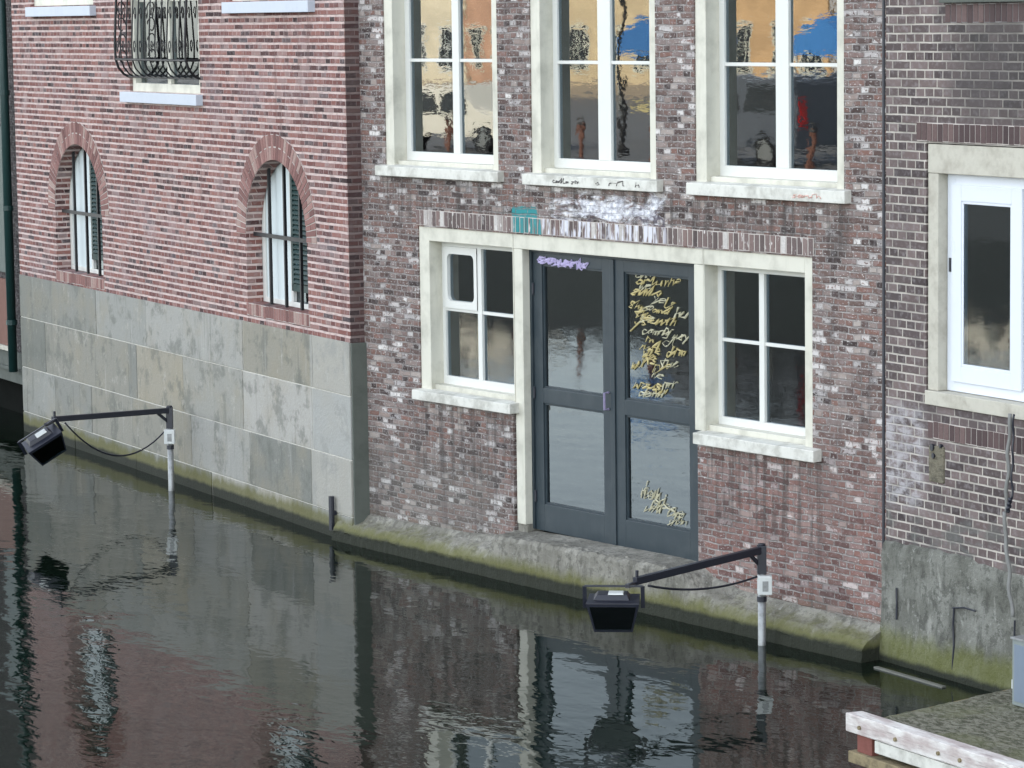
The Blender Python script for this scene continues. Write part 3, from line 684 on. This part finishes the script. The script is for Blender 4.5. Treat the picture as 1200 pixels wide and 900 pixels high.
# worn concrete plinth with the door ledge
HC.scale = (KS,) * 3
prof = [(-.20, .29, .20), (.6, .30, .22), (1.6, .32, .235), (2.3, .36, .24), (2.38, .425, .25), (3.4, .445, .25), (4.5, .455, .25), (4.95, .445, .25), (5.15, .37, .25), (5.5, .32, .25), (6.2, .30, .25), (7.10, .285, .25)]
def pr(u):
    for a, b in zip(prof, prof[1:]):
        if a[0] <= u <= b[0]:
            k = (u - a[0]) / (b[0] - a[0]); k = k * k * (3 - 2 * k); return a[1] + (b[1] - a[1]) * k, a[2] + (b[2] - a[2]) * k
    return prof[-1][1:]
m = MB(); N = 150; rows = []
rng = random.Random(3)
for i in range(N + 1):
    u = -.20 + (7.10 + .20) * i / N; zt, pd = pr(u); j = lambda s: rng.uniform(-s, s)
    back = .12 if 2.41 < u < 4.89 else .01
    lg = max(0, min(1, (u - 2.33) / .10)) * max(0, min(1, (5.15 - u) / .22))        # 1 along the door ledge
    zf = zt - (1 - lg) * .12
    rows.append([(u, back, zt + .012), (u, -.02, zt + j(.006)), (u, -pd * (.30 + .35 * lg), zt - (1 - lg) * .045 + j(.008)), (u, -pd * .72, zt - (1 - lg) * .08 + j(.008)), (u, -pd + .022 + j(.006), zf - .004 + j(.008)), (u, -pd + j(.005), zf - .04 + j(.010)), (u, -pd + j(.008), .12 + j(.01)), (u, -pd - .008 + j(.005), .05), (u, -pd - .012, -.9)])
nr = len(rows[0])
for r in rows: m.v += r
for i in range(N):
    for k in range(nr - 1): m.f.append((i * nr + k, i * nr + k + 1, (i + 1) * nr + k + 1, (i + 1) * nr + k))
m.f.append(tuple(range(nr))); m.f.append(tuple(N * nr + k for k in range(nr)))
m.build('plinth', M['plinth'], HC)
# added strip imitating the light ripple line at the water, dark slot and stub pipe at the corner
m = MB(); m.box(-.25, 7.08, -.282, -.255, -.05, .040); m.build('waterline_timber', M['wetledge'], HC)
m = MB(); m.box(-.015, .045, -.03, .02, .31, .74); m.build('drain_slot', M['black'], HC, bevel=.006)
m = MB(); m.tube([(9.24, -.06, .08), (9.24, -.06, .40)], .028, 10); m.box(9.22, 9.26, -.05, -.01, .22, .26); m.build('stub_pipe', M['black'], HL)
# thin vertical joints between the houses
m = MB(); m.tube([(7.075, -.004, .28), (7.08, -.006, 3), (7.075, -.004, TOP)], .012, 6); m.build('party_joint', M['black'], HC)

# ceiling tube lamp glimpsed through the left door pane
t_ = MB(); t_.tube([(0, 0, 0), (.55, 0, 0)], .018, 8); lp = empty('tube_lamp', toC(2.55, -1.9, 2.62), AC, 'lit white tube lamp glimpsed through the upper pane of the left door', 'lamp')
t_.build('tube', emis('lit_tube', (.9, .95, 1), 1.6), lp); MB().box(-.05, .6, -.03, .03, .02, .06).build('fitting', M['box'], lp)

# ================================================================== RIGHT HOUSE
HD = empty('dark_brick_house', push(PD), AD, 'dark brown brick house with pale joints and a stone framed white window', 'house')
DX0, DX1, DZ0, DZ1 = .39, 2.48, 2.02, 3.93
wall_mesh(-.10, 9, .2, TOP, [(DX0, DX1, DZ0, DZ1), (.80, 2.48, 5.08, 6.7)], .26, [(9, 6), (.8, 6)]).build('wall', M['brick_dark'], HD)
m = MB(); m.box(DX0 + .01, DX0 + .13, .01, .24, DZ0 + .11, DZ1 - .22); m.box(DX1 - .13, DX1 - .01, .01, .24, DZ0 + .11, DZ1 - .22); m.box(DX0 + .01, DX1 - .01, .008, .24, DZ1 - .218, DZ1 - .008); m.box(DX0 + .01, DX1 - .01, -.02, .24, DZ0 + .005, DZ0 + .108)
ws = m.build('window', M['stone_trim'], HD, bevel=.006)
m = MB(); a0, a1, b0, b1 = DX0 + .135, DX1 - .135, DZ0 + .112, DZ1 - .222
def fr(m, a0, a1, b0, b1, t, y0, y1): m.box(a0, a0 + t, y0, y1, b0, b1); m.box(a1 - t, a1, y0, y1, b0, b1); m.box(a0 + t, a1 - t, y0, y1, b1 - t, b1); m.box(a0 + t, a1 - t, y0, y1, b0, b0 + t)
fr(m, a0, a1, b0, b1, .09, .09, .2); m.box((a0 + a1) / 2 - .04, (a0 + a1) / 2 + .04, .09, .2, b0 + .09, b1 - .09); m.build('window_frame', M['pvc'], ws, bevel=.005)
xm = (a0 + a1) / 2
for p, q in ((a0 + .075, xm - .03), (xm + .03, a1 - .075)):
    m = MB(); fr(m, p, q, b0 + .075, b1 - .075, .115, .068, .088); fr(m, p + .115, q - .115, b0 + .19, b1 - .19, .02, .074, .085); m.build('sash', M['pvc'], ws, bevel=.004)
    MB().box(p + .13, q - .13, .078, .084, b0 + .2, b1 - .2).build('pane', M['glass'], ws)
m = MB(); m.tube([(a0 + .045, .085, 3.0), (a0 + .045, .085, 3.1)], .014, 8); m.build('hinge', M['black'], ws)
MB().box(.28, 2.6, -.003, .01, 3.94, 4.075).build('lintel_bed', M['mortar_light'], HD)
soldier_row(.28, 2.6, 3.945, 4.07, w=.0635).build('lintel', M['soldier_dark'], HD)
MB().box(.62, 2.6, -.003, .01, 4.79, 4.925).build('upper_soldier_bed', M['mortar_grey'], HD)
soldier_row(.62, 2.6, 4.795, 4.92, w=.0635).build('upper_soldier_course', M['soldier_dark'], HD)
m = MB(); m.box(.60, 2.65, -.05, .2, 4.932, 5.06); m.build('stone_sill', M['darkstone'], HD, bevel=.006)
MB().box(.42, 2.6, -.003, .01, 1.78, 1.905).build('lower_soldier_bed', M['mortar_light'], HD)
soldier_row(.42, 2.6, 1.785, 1.90, w=.0635).build('lower_soldier_course', M['soldier_dark'], HD)
m = MB(); m.box(.81, 2.47, .1, .2, 5.07, 6.69); m.build('upper_window', M['stone_trim'], HD)
# rotten timber end in the wall with dark holes
m = MB(); m.box(.44, .62, -.014, .05, 1.46, 1.73); tb = m.build('timber_end', M['rotend'], HD, bevel=.012)
for (x, z, r) in ((.485, 1.715, .028), (.50, 1.655, .022), (.585, 1.735, .016)): MB().tube([(x, -.022, z), (x + .005, .0, z)], [r, r * .8], 9).build('hole', M['black'], tb)
# cement-rendered foot, bulging at the top
m = MB(); N = 90; rows = []; rng = random.Random(5)
for i in range(N + 1):
    u = -.115 + 6 * i / N; zt = .95 + .02 * math.sin(u * 2.3) + rng.uniform(-.008, .008) - (.02 if u > 1 else 0); bulge = .028 + .012 * math.sin(u * 3.1 + 1)
    rows.append([(u, .005, zt), (u, -bulge * .5, zt - .025), (u, -bulge, zt - .10), (u, -bulge * .9 + rng.uniform(-.003, .003), zt - .30), (u, -.035 + rng.uniform(-.004, .004), .45), (u, -.05 + rng.uniform(-.003, .003), .25), (u, -.062, .08), (u, -.07, -.9)])
nr = len(rows[0])
for r in rows: m.v += r
for i in range(N):
    for k in range(nr - 1): m.f.append((i * nr + k, i * nr + k + 1, (i + 1) * nr + k + 1, (i + 1) * nr + k))
m.f.append(tuple(range(nr)))
m.build('rendered_foot', M['cement'], HD)
def crack(pts, w):
    m = MB(); m.tube([(a[0], -.052, a[1]) for a in pts], w * .6, 6); m.build('crack', M['black'], HD)
crack([(.10, .62), (.105, .50), (.10, .38)], .014); crack([(.80, .58), (.79, .45), (.80, .30), (.785, .12)], .014); crack([(.78, .575), (.92, .60), (1.05, .595)], .01); crack([(1.5, .6), (1.49, .3)], .012)
m = MB(); m.box(-.04, .80, -.16, -.12, -.05, .012)
tag(m.build('floating_timber', M['ledge'], None, bevel=.004, loc=PD, rotz=AD), 'thin pale timber lying at the waterline along the foot of the dark brick house', 'timber')
HD.scale = (KS,) * 3
# cables down the wall
def wiggle(x0, z0, x1, z1, y, amp, n=24, ph=0):
    return [(x0 + (x1 - x0) * k / n + amp * math.sin(k * .55 + ph), y - .006 * math.sin(k * .8), z0 + (z1 - z0) * k / n) for k in range(n + 1)]
m = MB(); m.tube(wiggle(1.41, 2.06, 1.37, 1.35, -.03, .007), .014, 8); m.tube(wiggle(1.37, 1.36, 1.47, .62, -.05, .008, ph=1), .014, 8)
tag(m.build('grey_cable', M['cablegrey'], None, smooth=True, loc=PD, rotz=AD), 'thick pale grey cable hanging down the brick under the stone framed window', 'cable', 'cables on the dark brick wall')
m = MB(); m.tube(wiggle(1.45, 2.06, 1.43, 1.45, -.03, .004, ph=2), .008, 8); m.tube(wiggle(1.43, 1.46, 1.40, 1.36, -.04, .003), .014, 8)
tag(m.build('black_cable', M['black'], None, smooth=True, loc=PD, rotz=AD), 'thinner short dark cable just right of the thick grey cable', 'cable', 'cables on the dark brick wall')

# ================================================================== FAR LEFT NEIGHBOUR
HN = empty('neighbour_house', PL, AL, 'dark edge of a neighbouring house with a red-brown panel above a black opening', 'house')
m = wall_mesh(-30, .07, .84, TOP, [], .1, [(.07, 3), (-30, 3)])
for i, v in enumerate(m.v): m.v[i] = (v[0], v[1] + .30, v[2])
m.build('wall', M['brick_soot'], HN)
m = MB(); m.box(-30, -1.22, .25, .299, .90, 1.72); m.build('red_panel', M['reddish'], HN)
m = MB(); m.box(-30, -1.16, .22, .40, .84, .895); m.build('ledge', M['stone_trim'], HN)
m = MB(); m.box(-30, .06, .28, .6, .45, .835); m.box(-30, .06, .24, .5, .60, .64); m.build('stone_band', M['darkstone'], HN)
m = MB(); m.box(-30, .06, .9, 1.0, -1, .9); m.box(-30, .06, .50, .60, -1, .46); m.build('opening_back', M['soot'], HN)  # black sheets painting the darkness of the opening
m = MB(); m.box(-1.75, -1.22, .285, .302, 1.8, 3.6); m.build('green_board', M['green'], HN)
pipe = MB(); pipe.tube([(-.80, .16, .62), (-.80, .16, 8)], .055, 12); pp = pipe.build('drainpipe', M['green'], HN, smooth=True)
for z in (1.2, 2.6, 4.0): MB().tube([(-.80, .16, z), (-.80, .16, z + .06)], .068, 12).build('collar', M['green'], pp)
m = MB(); m.tube([(-1.16, .27, 1.6), (-1.16, .27, 3.2), (-1.17, .27, 7)], .010, 6); m.build('conduit', M['box'], HN)

# ================================================================== FLOODLIGHTS ON SWINGING ARMS
def floodlight(base, top, tip, lamp_c, lamp_rot, scale, label, tilt, boxoff, roll=0.):
    root = empty('floodlight', base, 0, label, 'floodlight', 'floodlights on arms over the canal')
    B = Vector(base)
    m = MB(); m.tube([(0, 0, -.9), (0, 0, top - .12)], .032, 12); m.build('pole', M['galv'], root, smooth=True)
    
    for za, zb in ((top - .42, top - .38),): MB().tube([(0, 0, za), (0, 0, zb)], .039, 12).build('clamp', M['black'], root)
    e = Vector(tip) - B
    h = MB(); h.box(-.035, .035, -.035, .035, top - .20, top + .02); h.bar((0, 0, top - .15), (e.x * .12, e.y * .12, top - .01), .02, .03)
    h.tube([(0, 0, top + .02), (0, 0, top + .035)], .03, 10); h.build('swivel_head', M['black'], root, bevel=.004)
    m = MB(); m.bar((0, 0, top - .015), (e.x, e.y, e.z), .05, .055); m.tube([(e.x * .985, e.y * .985, e.z - .03), (e.x * .985, e.y * .985, e.z + .08)], .013, 8); m.build('arm', M['black'], root, bevel=.004)
    bo = Vector(boxoff); m = MB(); m.box(bo.x - .055, bo.x + .055, bo.y - .045, bo.y + .045, top - .36, top - .21); jb = m.build('junction_box', M['box'], root, bevel=.01)
    m = MB(); m.box(bo.x - .02, bo.x + .025, bo.y - .048, bo.y - .045, top - .33, top - .25); m.build('cover_plate', M['galv'], jb)
    m = MB(); P = []
    for k in range(17):
        s = k / 16; P.append((e.x * (.04 + .86 * s), e.y * (.04 + .86 * s), (top - .22) * (1 - s) + (e.z - .05) * s - .30 * 4 * s * (1 - s) * scale))
    m.tube(P, .009, 6); m.build('cable', M['black'], root, smooth=True)
    # lamp housing: tapered box, hood on top, glass in front
    lroot = Vector(lamp_c) - B
    def L(pts): 
        out = []
        rz = Matrix.Rotation(lamp_rot, 3, 'Z') @ Matrix.Rotation(tilt, 3, 'X') @ Matrix.Rotation(roll, 3, 'Y')
        for p in pts: out.append(tuple(lroot + rz @ Vector(p)))
        return out
    m = MB()
    w, d, hh = .20, .12, .13
    m.hexa(L([(-w * .72, -d * .9, -hh), (w * .72, -d * .9, -hh), (w * .62, d * .7, -hh), (-w * .62, d * .7, -hh), (-w, -d, hh * .75), (w, -d, hh * .75), (w * .95, d, hh * .75), (-w * .95, d, hh * .75)]))
    m.hexa(L([(-w * .75, -d * .4, hh * .75), (w * .6, -d * .4, hh * .75), (w * .6, d * .8, hh * .75), (-w * .75, d * .8, hh * .75), (-w * .6, -d * .2, hh * 1.05), (w * .5, -d * .2, hh * 1.05), (w * .5, d * .6, hh * 1.05), (-w * .6, d * .6, hh * 1.05)]))
    for k in range(7):
        x = -w * .55 + k * w * .18; m.hexa(L([(x, d * .72, -hh * .8), (x + .006, d * .72, -hh * .8), (x + .006, d * 1.15, -hh * .6), (x, d * 1.15, -hh * .6), (x, d, hh * .7), (x + .006, d, hh * .7), (x + .006, d * 1.25, hh * .7), (x, d * 1.25, hh * .7)]))
    lm = m.build('lamp_housing', M['black'], root, bevel=.005)
    m = MB(); m.hexa(L([(-w * .66, -d * 1.0, -hh * .84), (w * .66, -d * 1.0, -hh * .84), (w * .66, -d * .93, -hh * .84), (-w * .66, -d * .93, -hh * .84), (-w * .86, -d * 1.07, hh * .55), (w * .86, -d * 1.07, hh * .55), (w * .86, -d, hh * .55), (-w * .86, -d, hh * .55)])); m.build('lamp_glass', M['lampglass'], lm)
    m = MB(); m.hexa(L([(-.04, -d * .3, hh * 1.06), (.075, -d * .3, hh * 1.06), (.075, d * .35, hh * 1.06), (-.04, d * .35, hh * 1.06), (-.035, -d * .25, hh * 1.13), (.07, -d * .25, hh * 1.13), (.07, d * .3, hh * 1.13), (-.035, d * .3, hh * 1.13)])); m.build('cover_plate', M['box'], lm)
    # yoke from the arm end to both cheeks
    m = MB(); a, b = L([(-w * 1.08, 0, hh * .2), (w * 1.08, 0, hh * .2)]); c, dd = L([(-w * 1.08, 0, hh * 1.5), (w * 1.08, 0, hh * 1.5)])
    m.bar(a, c, .03, .012, up=(0, 1, 0)); m.bar(b, dd, .03, .012, up=(0, 1, 0)); m.bar(c, dd, .03, .012); m.bar(L([(w * .5, 0, hh * 1.5)])[0], (e.x, e.y, e.z - .02), .03, .03)
    m.build('yoke', M['black'], root)
    return root
M['lampglass'] = mk_glass('lamp_glass', .25, 1.6)
floodlight((1.914, 24.121, 0), .765, (.90, 23.31, .665), (.735, 23.13, .475), R(-6), .2,
           'black floodlight on an arm beside the dark double doors, nearest the wooden dock', R(8), (.02, -.03, 0))
floodlight((-3.571, 32.626, 0), .86, (-4.63, 31.55, .905), (-4.70, 31.47, .66), R(28), 1.,
           'black floodlight on an arm before the stone base of the red brick house', R(18), (0, -.04, 0), R(-32))

# ================================================================== DOCK
DA = (2.14, 20.16, 0)
dk = empty('wooden_dock', DA, AD, 'low mossy landing stage edged with flaking white beams, at the water', 'dock')
m = MB(); P = [(.17, .10), (4.5, .10), (4.5, 3.2), (-.45, 3.2)]; rng = random.Random(9)
G = 60; gv = {}
base = len(m.v)
for i in range(G + 1):
    for j in range(G + 1):
        s, t = (i / G), (j / G); xl = .17 + (-.45 - .17) * t; x = xl + (4.5 - xl) * s; y = .10 + 3.1 * t
        m.v.append((x, y, .338 + rng.uniform(-.006, .006) - (.015 if i == 0 else 0)))
for i in range(G):
    for j in range(G): a = base + i * (G + 1) + j; m.f.append((a, a + G + 1, a + G + 2, a + 1))
m.build('deck', M['deck'], dk, smooth=True)
m = MB(); m.hexa([(.17, .10, .20), (4.5, .10, .20), (4.5, 3.2, .20), (-.45, 3.2, .20), (.17, .10, .322), (4.5, .10, .322), (4.5, 3.2, .322), (-.45, 3.2, .322)]); m.build('deck_boards', M['rotwood'], dk)
m = MB(); m.hexa([(.0, .0, .23), (4.6, .0, .23), (4.6, .12, .23), (.02, .12, .23), (.0, .0, .352), (4.6, .0, .352), (4.6, .12, .352), (.02, .12, .352)]); m.build('beam', M['beam'], dk, bevel=.008, label='long flaking white edge beam on top')
m = MB(); m.box(.30, 1.25, .015, .11, .14, .222); m.box(1.28, 4.6, .02, .11, .13, .215); m.build('beam', M['sillwhite'], dk, bevel=.006, label='shorter cleaner white beam under the edge beam')
m = MB(); m.box(.03, 4.6, .0, .10, .03, .105); m.build('beam', M['rotwood'], dk, bevel=.006, label='tan lower beam just above the water')
for x in (.09, 1.9, 3.6): MB().box(x, x + .16, .03, .13, .105, .23).build('block', M['reddwood'], dk, bevel=.004)
for x in (.16, .55, 1.0, 1.22, 1.8): MB().tube([(x, -.012, .28), (x, .005, .28)], .014, 8).build('bolt', M['rotwood'], dk)
for x in (.25, 2.4): m = MB(); m.tube([(x, .3, -1.2), (x, .3, .2)], .10, 12); m.build('pile', M['rotwood'], dk)
pb = empty('power_cabinet', Vector(DA) + Vector((math.cos(AD) * .36 - math.sin(AD) * 1.08, math.sin(AD) * .36 + math.cos(AD) * 1.08, .34)), AD, 'narrow blue grey steel cabinet standing on the mossy landing stage', 'cabinet')
m = MB(); m.box(0, .30, 0, .22, .0, .44); cb = m.build('cabinet_body', M['box2'], pb, bevel=.008)
m = MB(); m.box(.03, .27, -.008, -.001, .03, .41); m.build('cabinet_door', M['steelblue'], pb, bevel=.003)
m = MB(); m.box(-.006, .306, -.012, .226, .44, .455); m.build('cabinet_lid', M['galv'], pb, bevel=.003)
m = MB(); m.box(-.03, -.004, .02, .05, .10, .16); m.build('latch', M['box'], pb)

# ================================================================== OPPOSITE QUAY (mirrored in the glass and water)
def Cobj(m, name, mat, parent=None, **k):
    return m.build(name, mat, parent, **k)
OQ = dict(loc=PC, rotz=AC)
QW = -23.0
m = MB(); m.box(-150, -6, QW - .5, QW, -1.5, 1.85); tag(m.build('quay_wall', simple('wet_quay_stone', (.03, .037, .045), .7), None, **OQ), 'stone quay wall on the far side of the canal', 'wall')
def mk_pave():
    t = NT('brick_pavement'); o = t.tc.outputs['Object']; n = t.noise(o, 3, 4); t.bsdf(t.mix(n, (.09, .09, .095), (.15, .15, .155)), .8); return t.m
m = MB(); m.box(-150, -6, -70, QW - .5, -1.5, 1.80); tag(m.build('quay_street', mk_pave(), None, **OQ), None, None, kind='structure')
def far_house(x0, x1, h, colr, trim, label, rows=1, cols=4, base=(.25, .2, .15)):
    r = empty('canal_house', PC, AC, label, 'house', 'houses beyond the opposite quay')
    y = -55.0
    t = NT('facade_far'); o = t.tc.outputs['Object']; n = t.noise(o, 1.2, 4); n2 = t.noise(t.scale(o, (1, 1, 9)), 2.6, 4); t.bsdf(t.mix(t.mul(t.step(t.add(n, n2), .7, 1.3), .8), colr, tuple(k * .6 for k in colr)), .85)
    MB().box(x0, x1, y - 7, y, 1.8, 1.8 + h).build('wall', t.m, r)
    MB().box(x0 - .05, x1 + .05, y - 7, y + .18, 1.8 + h, 2.05 + h).build('cornice', M['white'], r)
    w = (x1 - x0) / cols
    for c in range(cols):
        for k in range(rows):
            xa, za = x0 + w * c + w * .22, 2.75 + k * 2.7
            f = MB(); fr(f, xa, xa + w * .56, za, za + 1.7, .10, y, y + .05); f.box(xa + w * .28 - .03, xa + w * .28 + .03, y, y + .04, za + .1, za + 1.6); f.box(xa + .1, xa + w * .56 - .1, y, y + .035, za + .85, za + .90)
            wi = f.build('window', trim, r); MB().box(xa + .1, xa + w * .56 - .1, y + .005, y + .012, za + .1, za + 1.6).build('pane', M['farglass'], wi)
    MB().box(x0, x1, y + .01, y + .10, 1.8, 2.3).build('base_course', simple('base', base, .8), r)
    return r
M['farglass'] = simple('far_glass', (.02, .025, .03), .05)
specs = [(-106, -98.6, 3.9, (.40, .33, .25), 'cream'), (-98.5, -91.5, 4.6, (.30, .13, .09), 'white'), (-91.4, -85, 4.0, (.62, .52, .36), 'white'), (-84.9, -76.2, 4.2, (.72, .62, .46), 'white'), (-76.1, -70.0, 4.7, (.52, .30, .20), 'cream'), (-69.9, -62.2, 4.1, (.62, .48, .30), 'cream'), (-62.1, -55, 4.5, (.60, .38, .20), 'cream'), (-54.9, -46, 4.0, (.45, .42, .40), 'white')]
names = ['pale stone house at the far end of the opposite quay', 'dark red brick house second along the opposite quay', 'ochre plastered house third along the opposite quay', 'cream plastered house fourth along the square', 'terracotta house between two cream houses across the square', 'pale cream house opposite the double doors', 'orange brown house across from the upper windows', 'light grey house nearest the camera on the opposite quay']
for sp, nm in zip(specs, names): far_house(sp[0], sp[1], sp[2], sp[3], M[sp[4]], nm)
# parked van and car, mirrored in the upper panes
def vehicle(x, y, length, hgt, wid, color, label, kind, win):
    r = empty(kind, PC, AC, label, 'van' if 'van' in kind else 'car', 'vehicles on the opposite quay')
    z0 = 1.8; body = simple(kind + '_paint', color, .3)
    L_ = length; FX = (lambda q: x + L_ - q) if 'van' in kind else (lambda q: x + q)
    if 'van' in kind: pts = [(0, .35), (0, hgt * .95), (.08, hgt), (L_ * .76, hgt), (L_ * .87, hgt * .62), (L_ * .98, hgt * .52), (L_, .35)]
    else: pts = [(0, .35), (.02, hgt * .62), (L_ * .12, hgt * .66), (L_ * .24, hgt), (L_ * .58, hgt), (L_ * .74, hgt * .66), (L_ * .97, hgt * .55), (L_, .35)]
    m = MB(); m.prism([(FX(a), z0 + b) for a, b in pts], y - wid, y); m.build('body', body, r, bevel=.05)
    for wa, wb in win: MB().prism([(FX(wa), z0 + hgt * .60), (FX(wb), z0 + hgt * .60), (FX(wb - .1), z0 + hgt * .90), (FX(wa + .1), z0 + hgt * .90)], y - .01, y + .012).build('side_window', M['farglass'], r)
    for k in (.18, .80):
        m = MB(); m.tube([(x + L_ * k, y - .20, z0 + .33), (x + L_ * k, y + .03, z0 + .33)], .33, 20); wh = m.build('wheel', M['iron'], r)
        m = MB(); m.tube([(x + L_ * k, y + .025, z0 + .33), (x + L_ * k, y + .045, z0 + .33)], .2, 16); m.build('rim', M['galv'], wh)
    for yy in (y - wid + .1, y - .22): MB().box(FX(0) - .03, FX(0) + .03, yy, yy + .14, z0 + hgt * .45, z0 + hgt * .75).build('tail_light', simple('tail_red', (.5, .02, .02), .3), r)
    MB().box(FX(L_) - .03, FX(L_) + .03, y - .35, y - .1, z0 + .6, z0 + .8).build('headlight', M['box'], r)
vehicle(-26.8, QW - 1.4, 4.6, 1.8, 1.9, (.09, .10, .12), 'dark grey van parked on the opposite quay', 'parked_van', [(.4, 1.5), (1.7, 2.9)])
vehicle(-36.4, QW - 1.6, 4.4, 1.5, 1.75, (.70, .66, .58), 'cream car parked on the opposite quay', 'parked_car', [(.9, 1.7), (1.8, 2.9)])
for x, c, lb in ((-34.9, (.04, .15, .38), 'blue market stall with white posts across the canal, opposite the middle upper window'), (-28.6, (.05, .20, .50), 'bright blue market stall across the canal, opposite the third upper window')):
    y = -30.0; r = empty('market_stall', PC, AC, lb, 'stall', 'market stalls on the opposite quay')
    m = MB(); m.prism([(x, 3.9), (x + 2.0, 3.9), (x + 2.0, 4.3), (x + 1.0, 4.75), (x, 4.3)], y - 2, y); m.build('canopy', simple('stall_cloth', c, .8), r)
    for px_ in (x + .05, x + 1.93):
        for py_ in (y - 1.95, y - .07): MB().box(px_, px_ + .06, py_, py_ + .06, 1.8, 3.9).build('post', M['white'], r)
    MB().box(x + .1, x + 1.9, y - 1.8, y - .3, 2.6, 2.7).build('counter', M['gold'], r)

def copy_tree(o, loc):
    r = o.copy(); COL.objects.link(r); r.location = loc
    for ch in list(o.children):
        c = ch.copy(); COL.objects.link(c); c.parent = r
    return r
bo = empty('bollard', toC(-38, 23.9, 1.8), AC, 'brown iron bollard on the opposite quay', 'bollard', 'bollards on the opposite quay')
m = MB(); m.tube([(0, 0, 0), (0, 0, .7), (0, 0, .78)], [.09, .07, .085], 10); m.build('post', M['reddish'], bo)
m = MB(); m.tube([(0, 0, .78), (0, 0, .9)], [.10, .03], 10); m.build('cap', M['iron'], bo)
for k in range(1, 9): copy_tree(bo, toC(-38 + 2.4 * k, 23.9, 1.8))
ls = empty('street_lamp', toC(-30.3, 26.5, 1.8), AC, 'dark street lamp beside the grey van on the opposite quay', 'street lamp', 'street lamps on the opposite quay')
m = MB(); m.tube([(0, 0, 0), (0, 0, 1), (0, 0, 4.6)], [.10, .06, .045], 10); m.build('post', M['iron'], ls)
m = MB(); m.tube([(0, 0, 4.6), (0, 0, 5.1), (0, 0, 5.3)], [.12, .22, .05], 8); m.build('lantern', M['box'], ls)
copy_tree(ls, toC(-42, 26.5, 1.8))['label'] = 'second dark street lamp, farther along the opposite quay by the cream car'
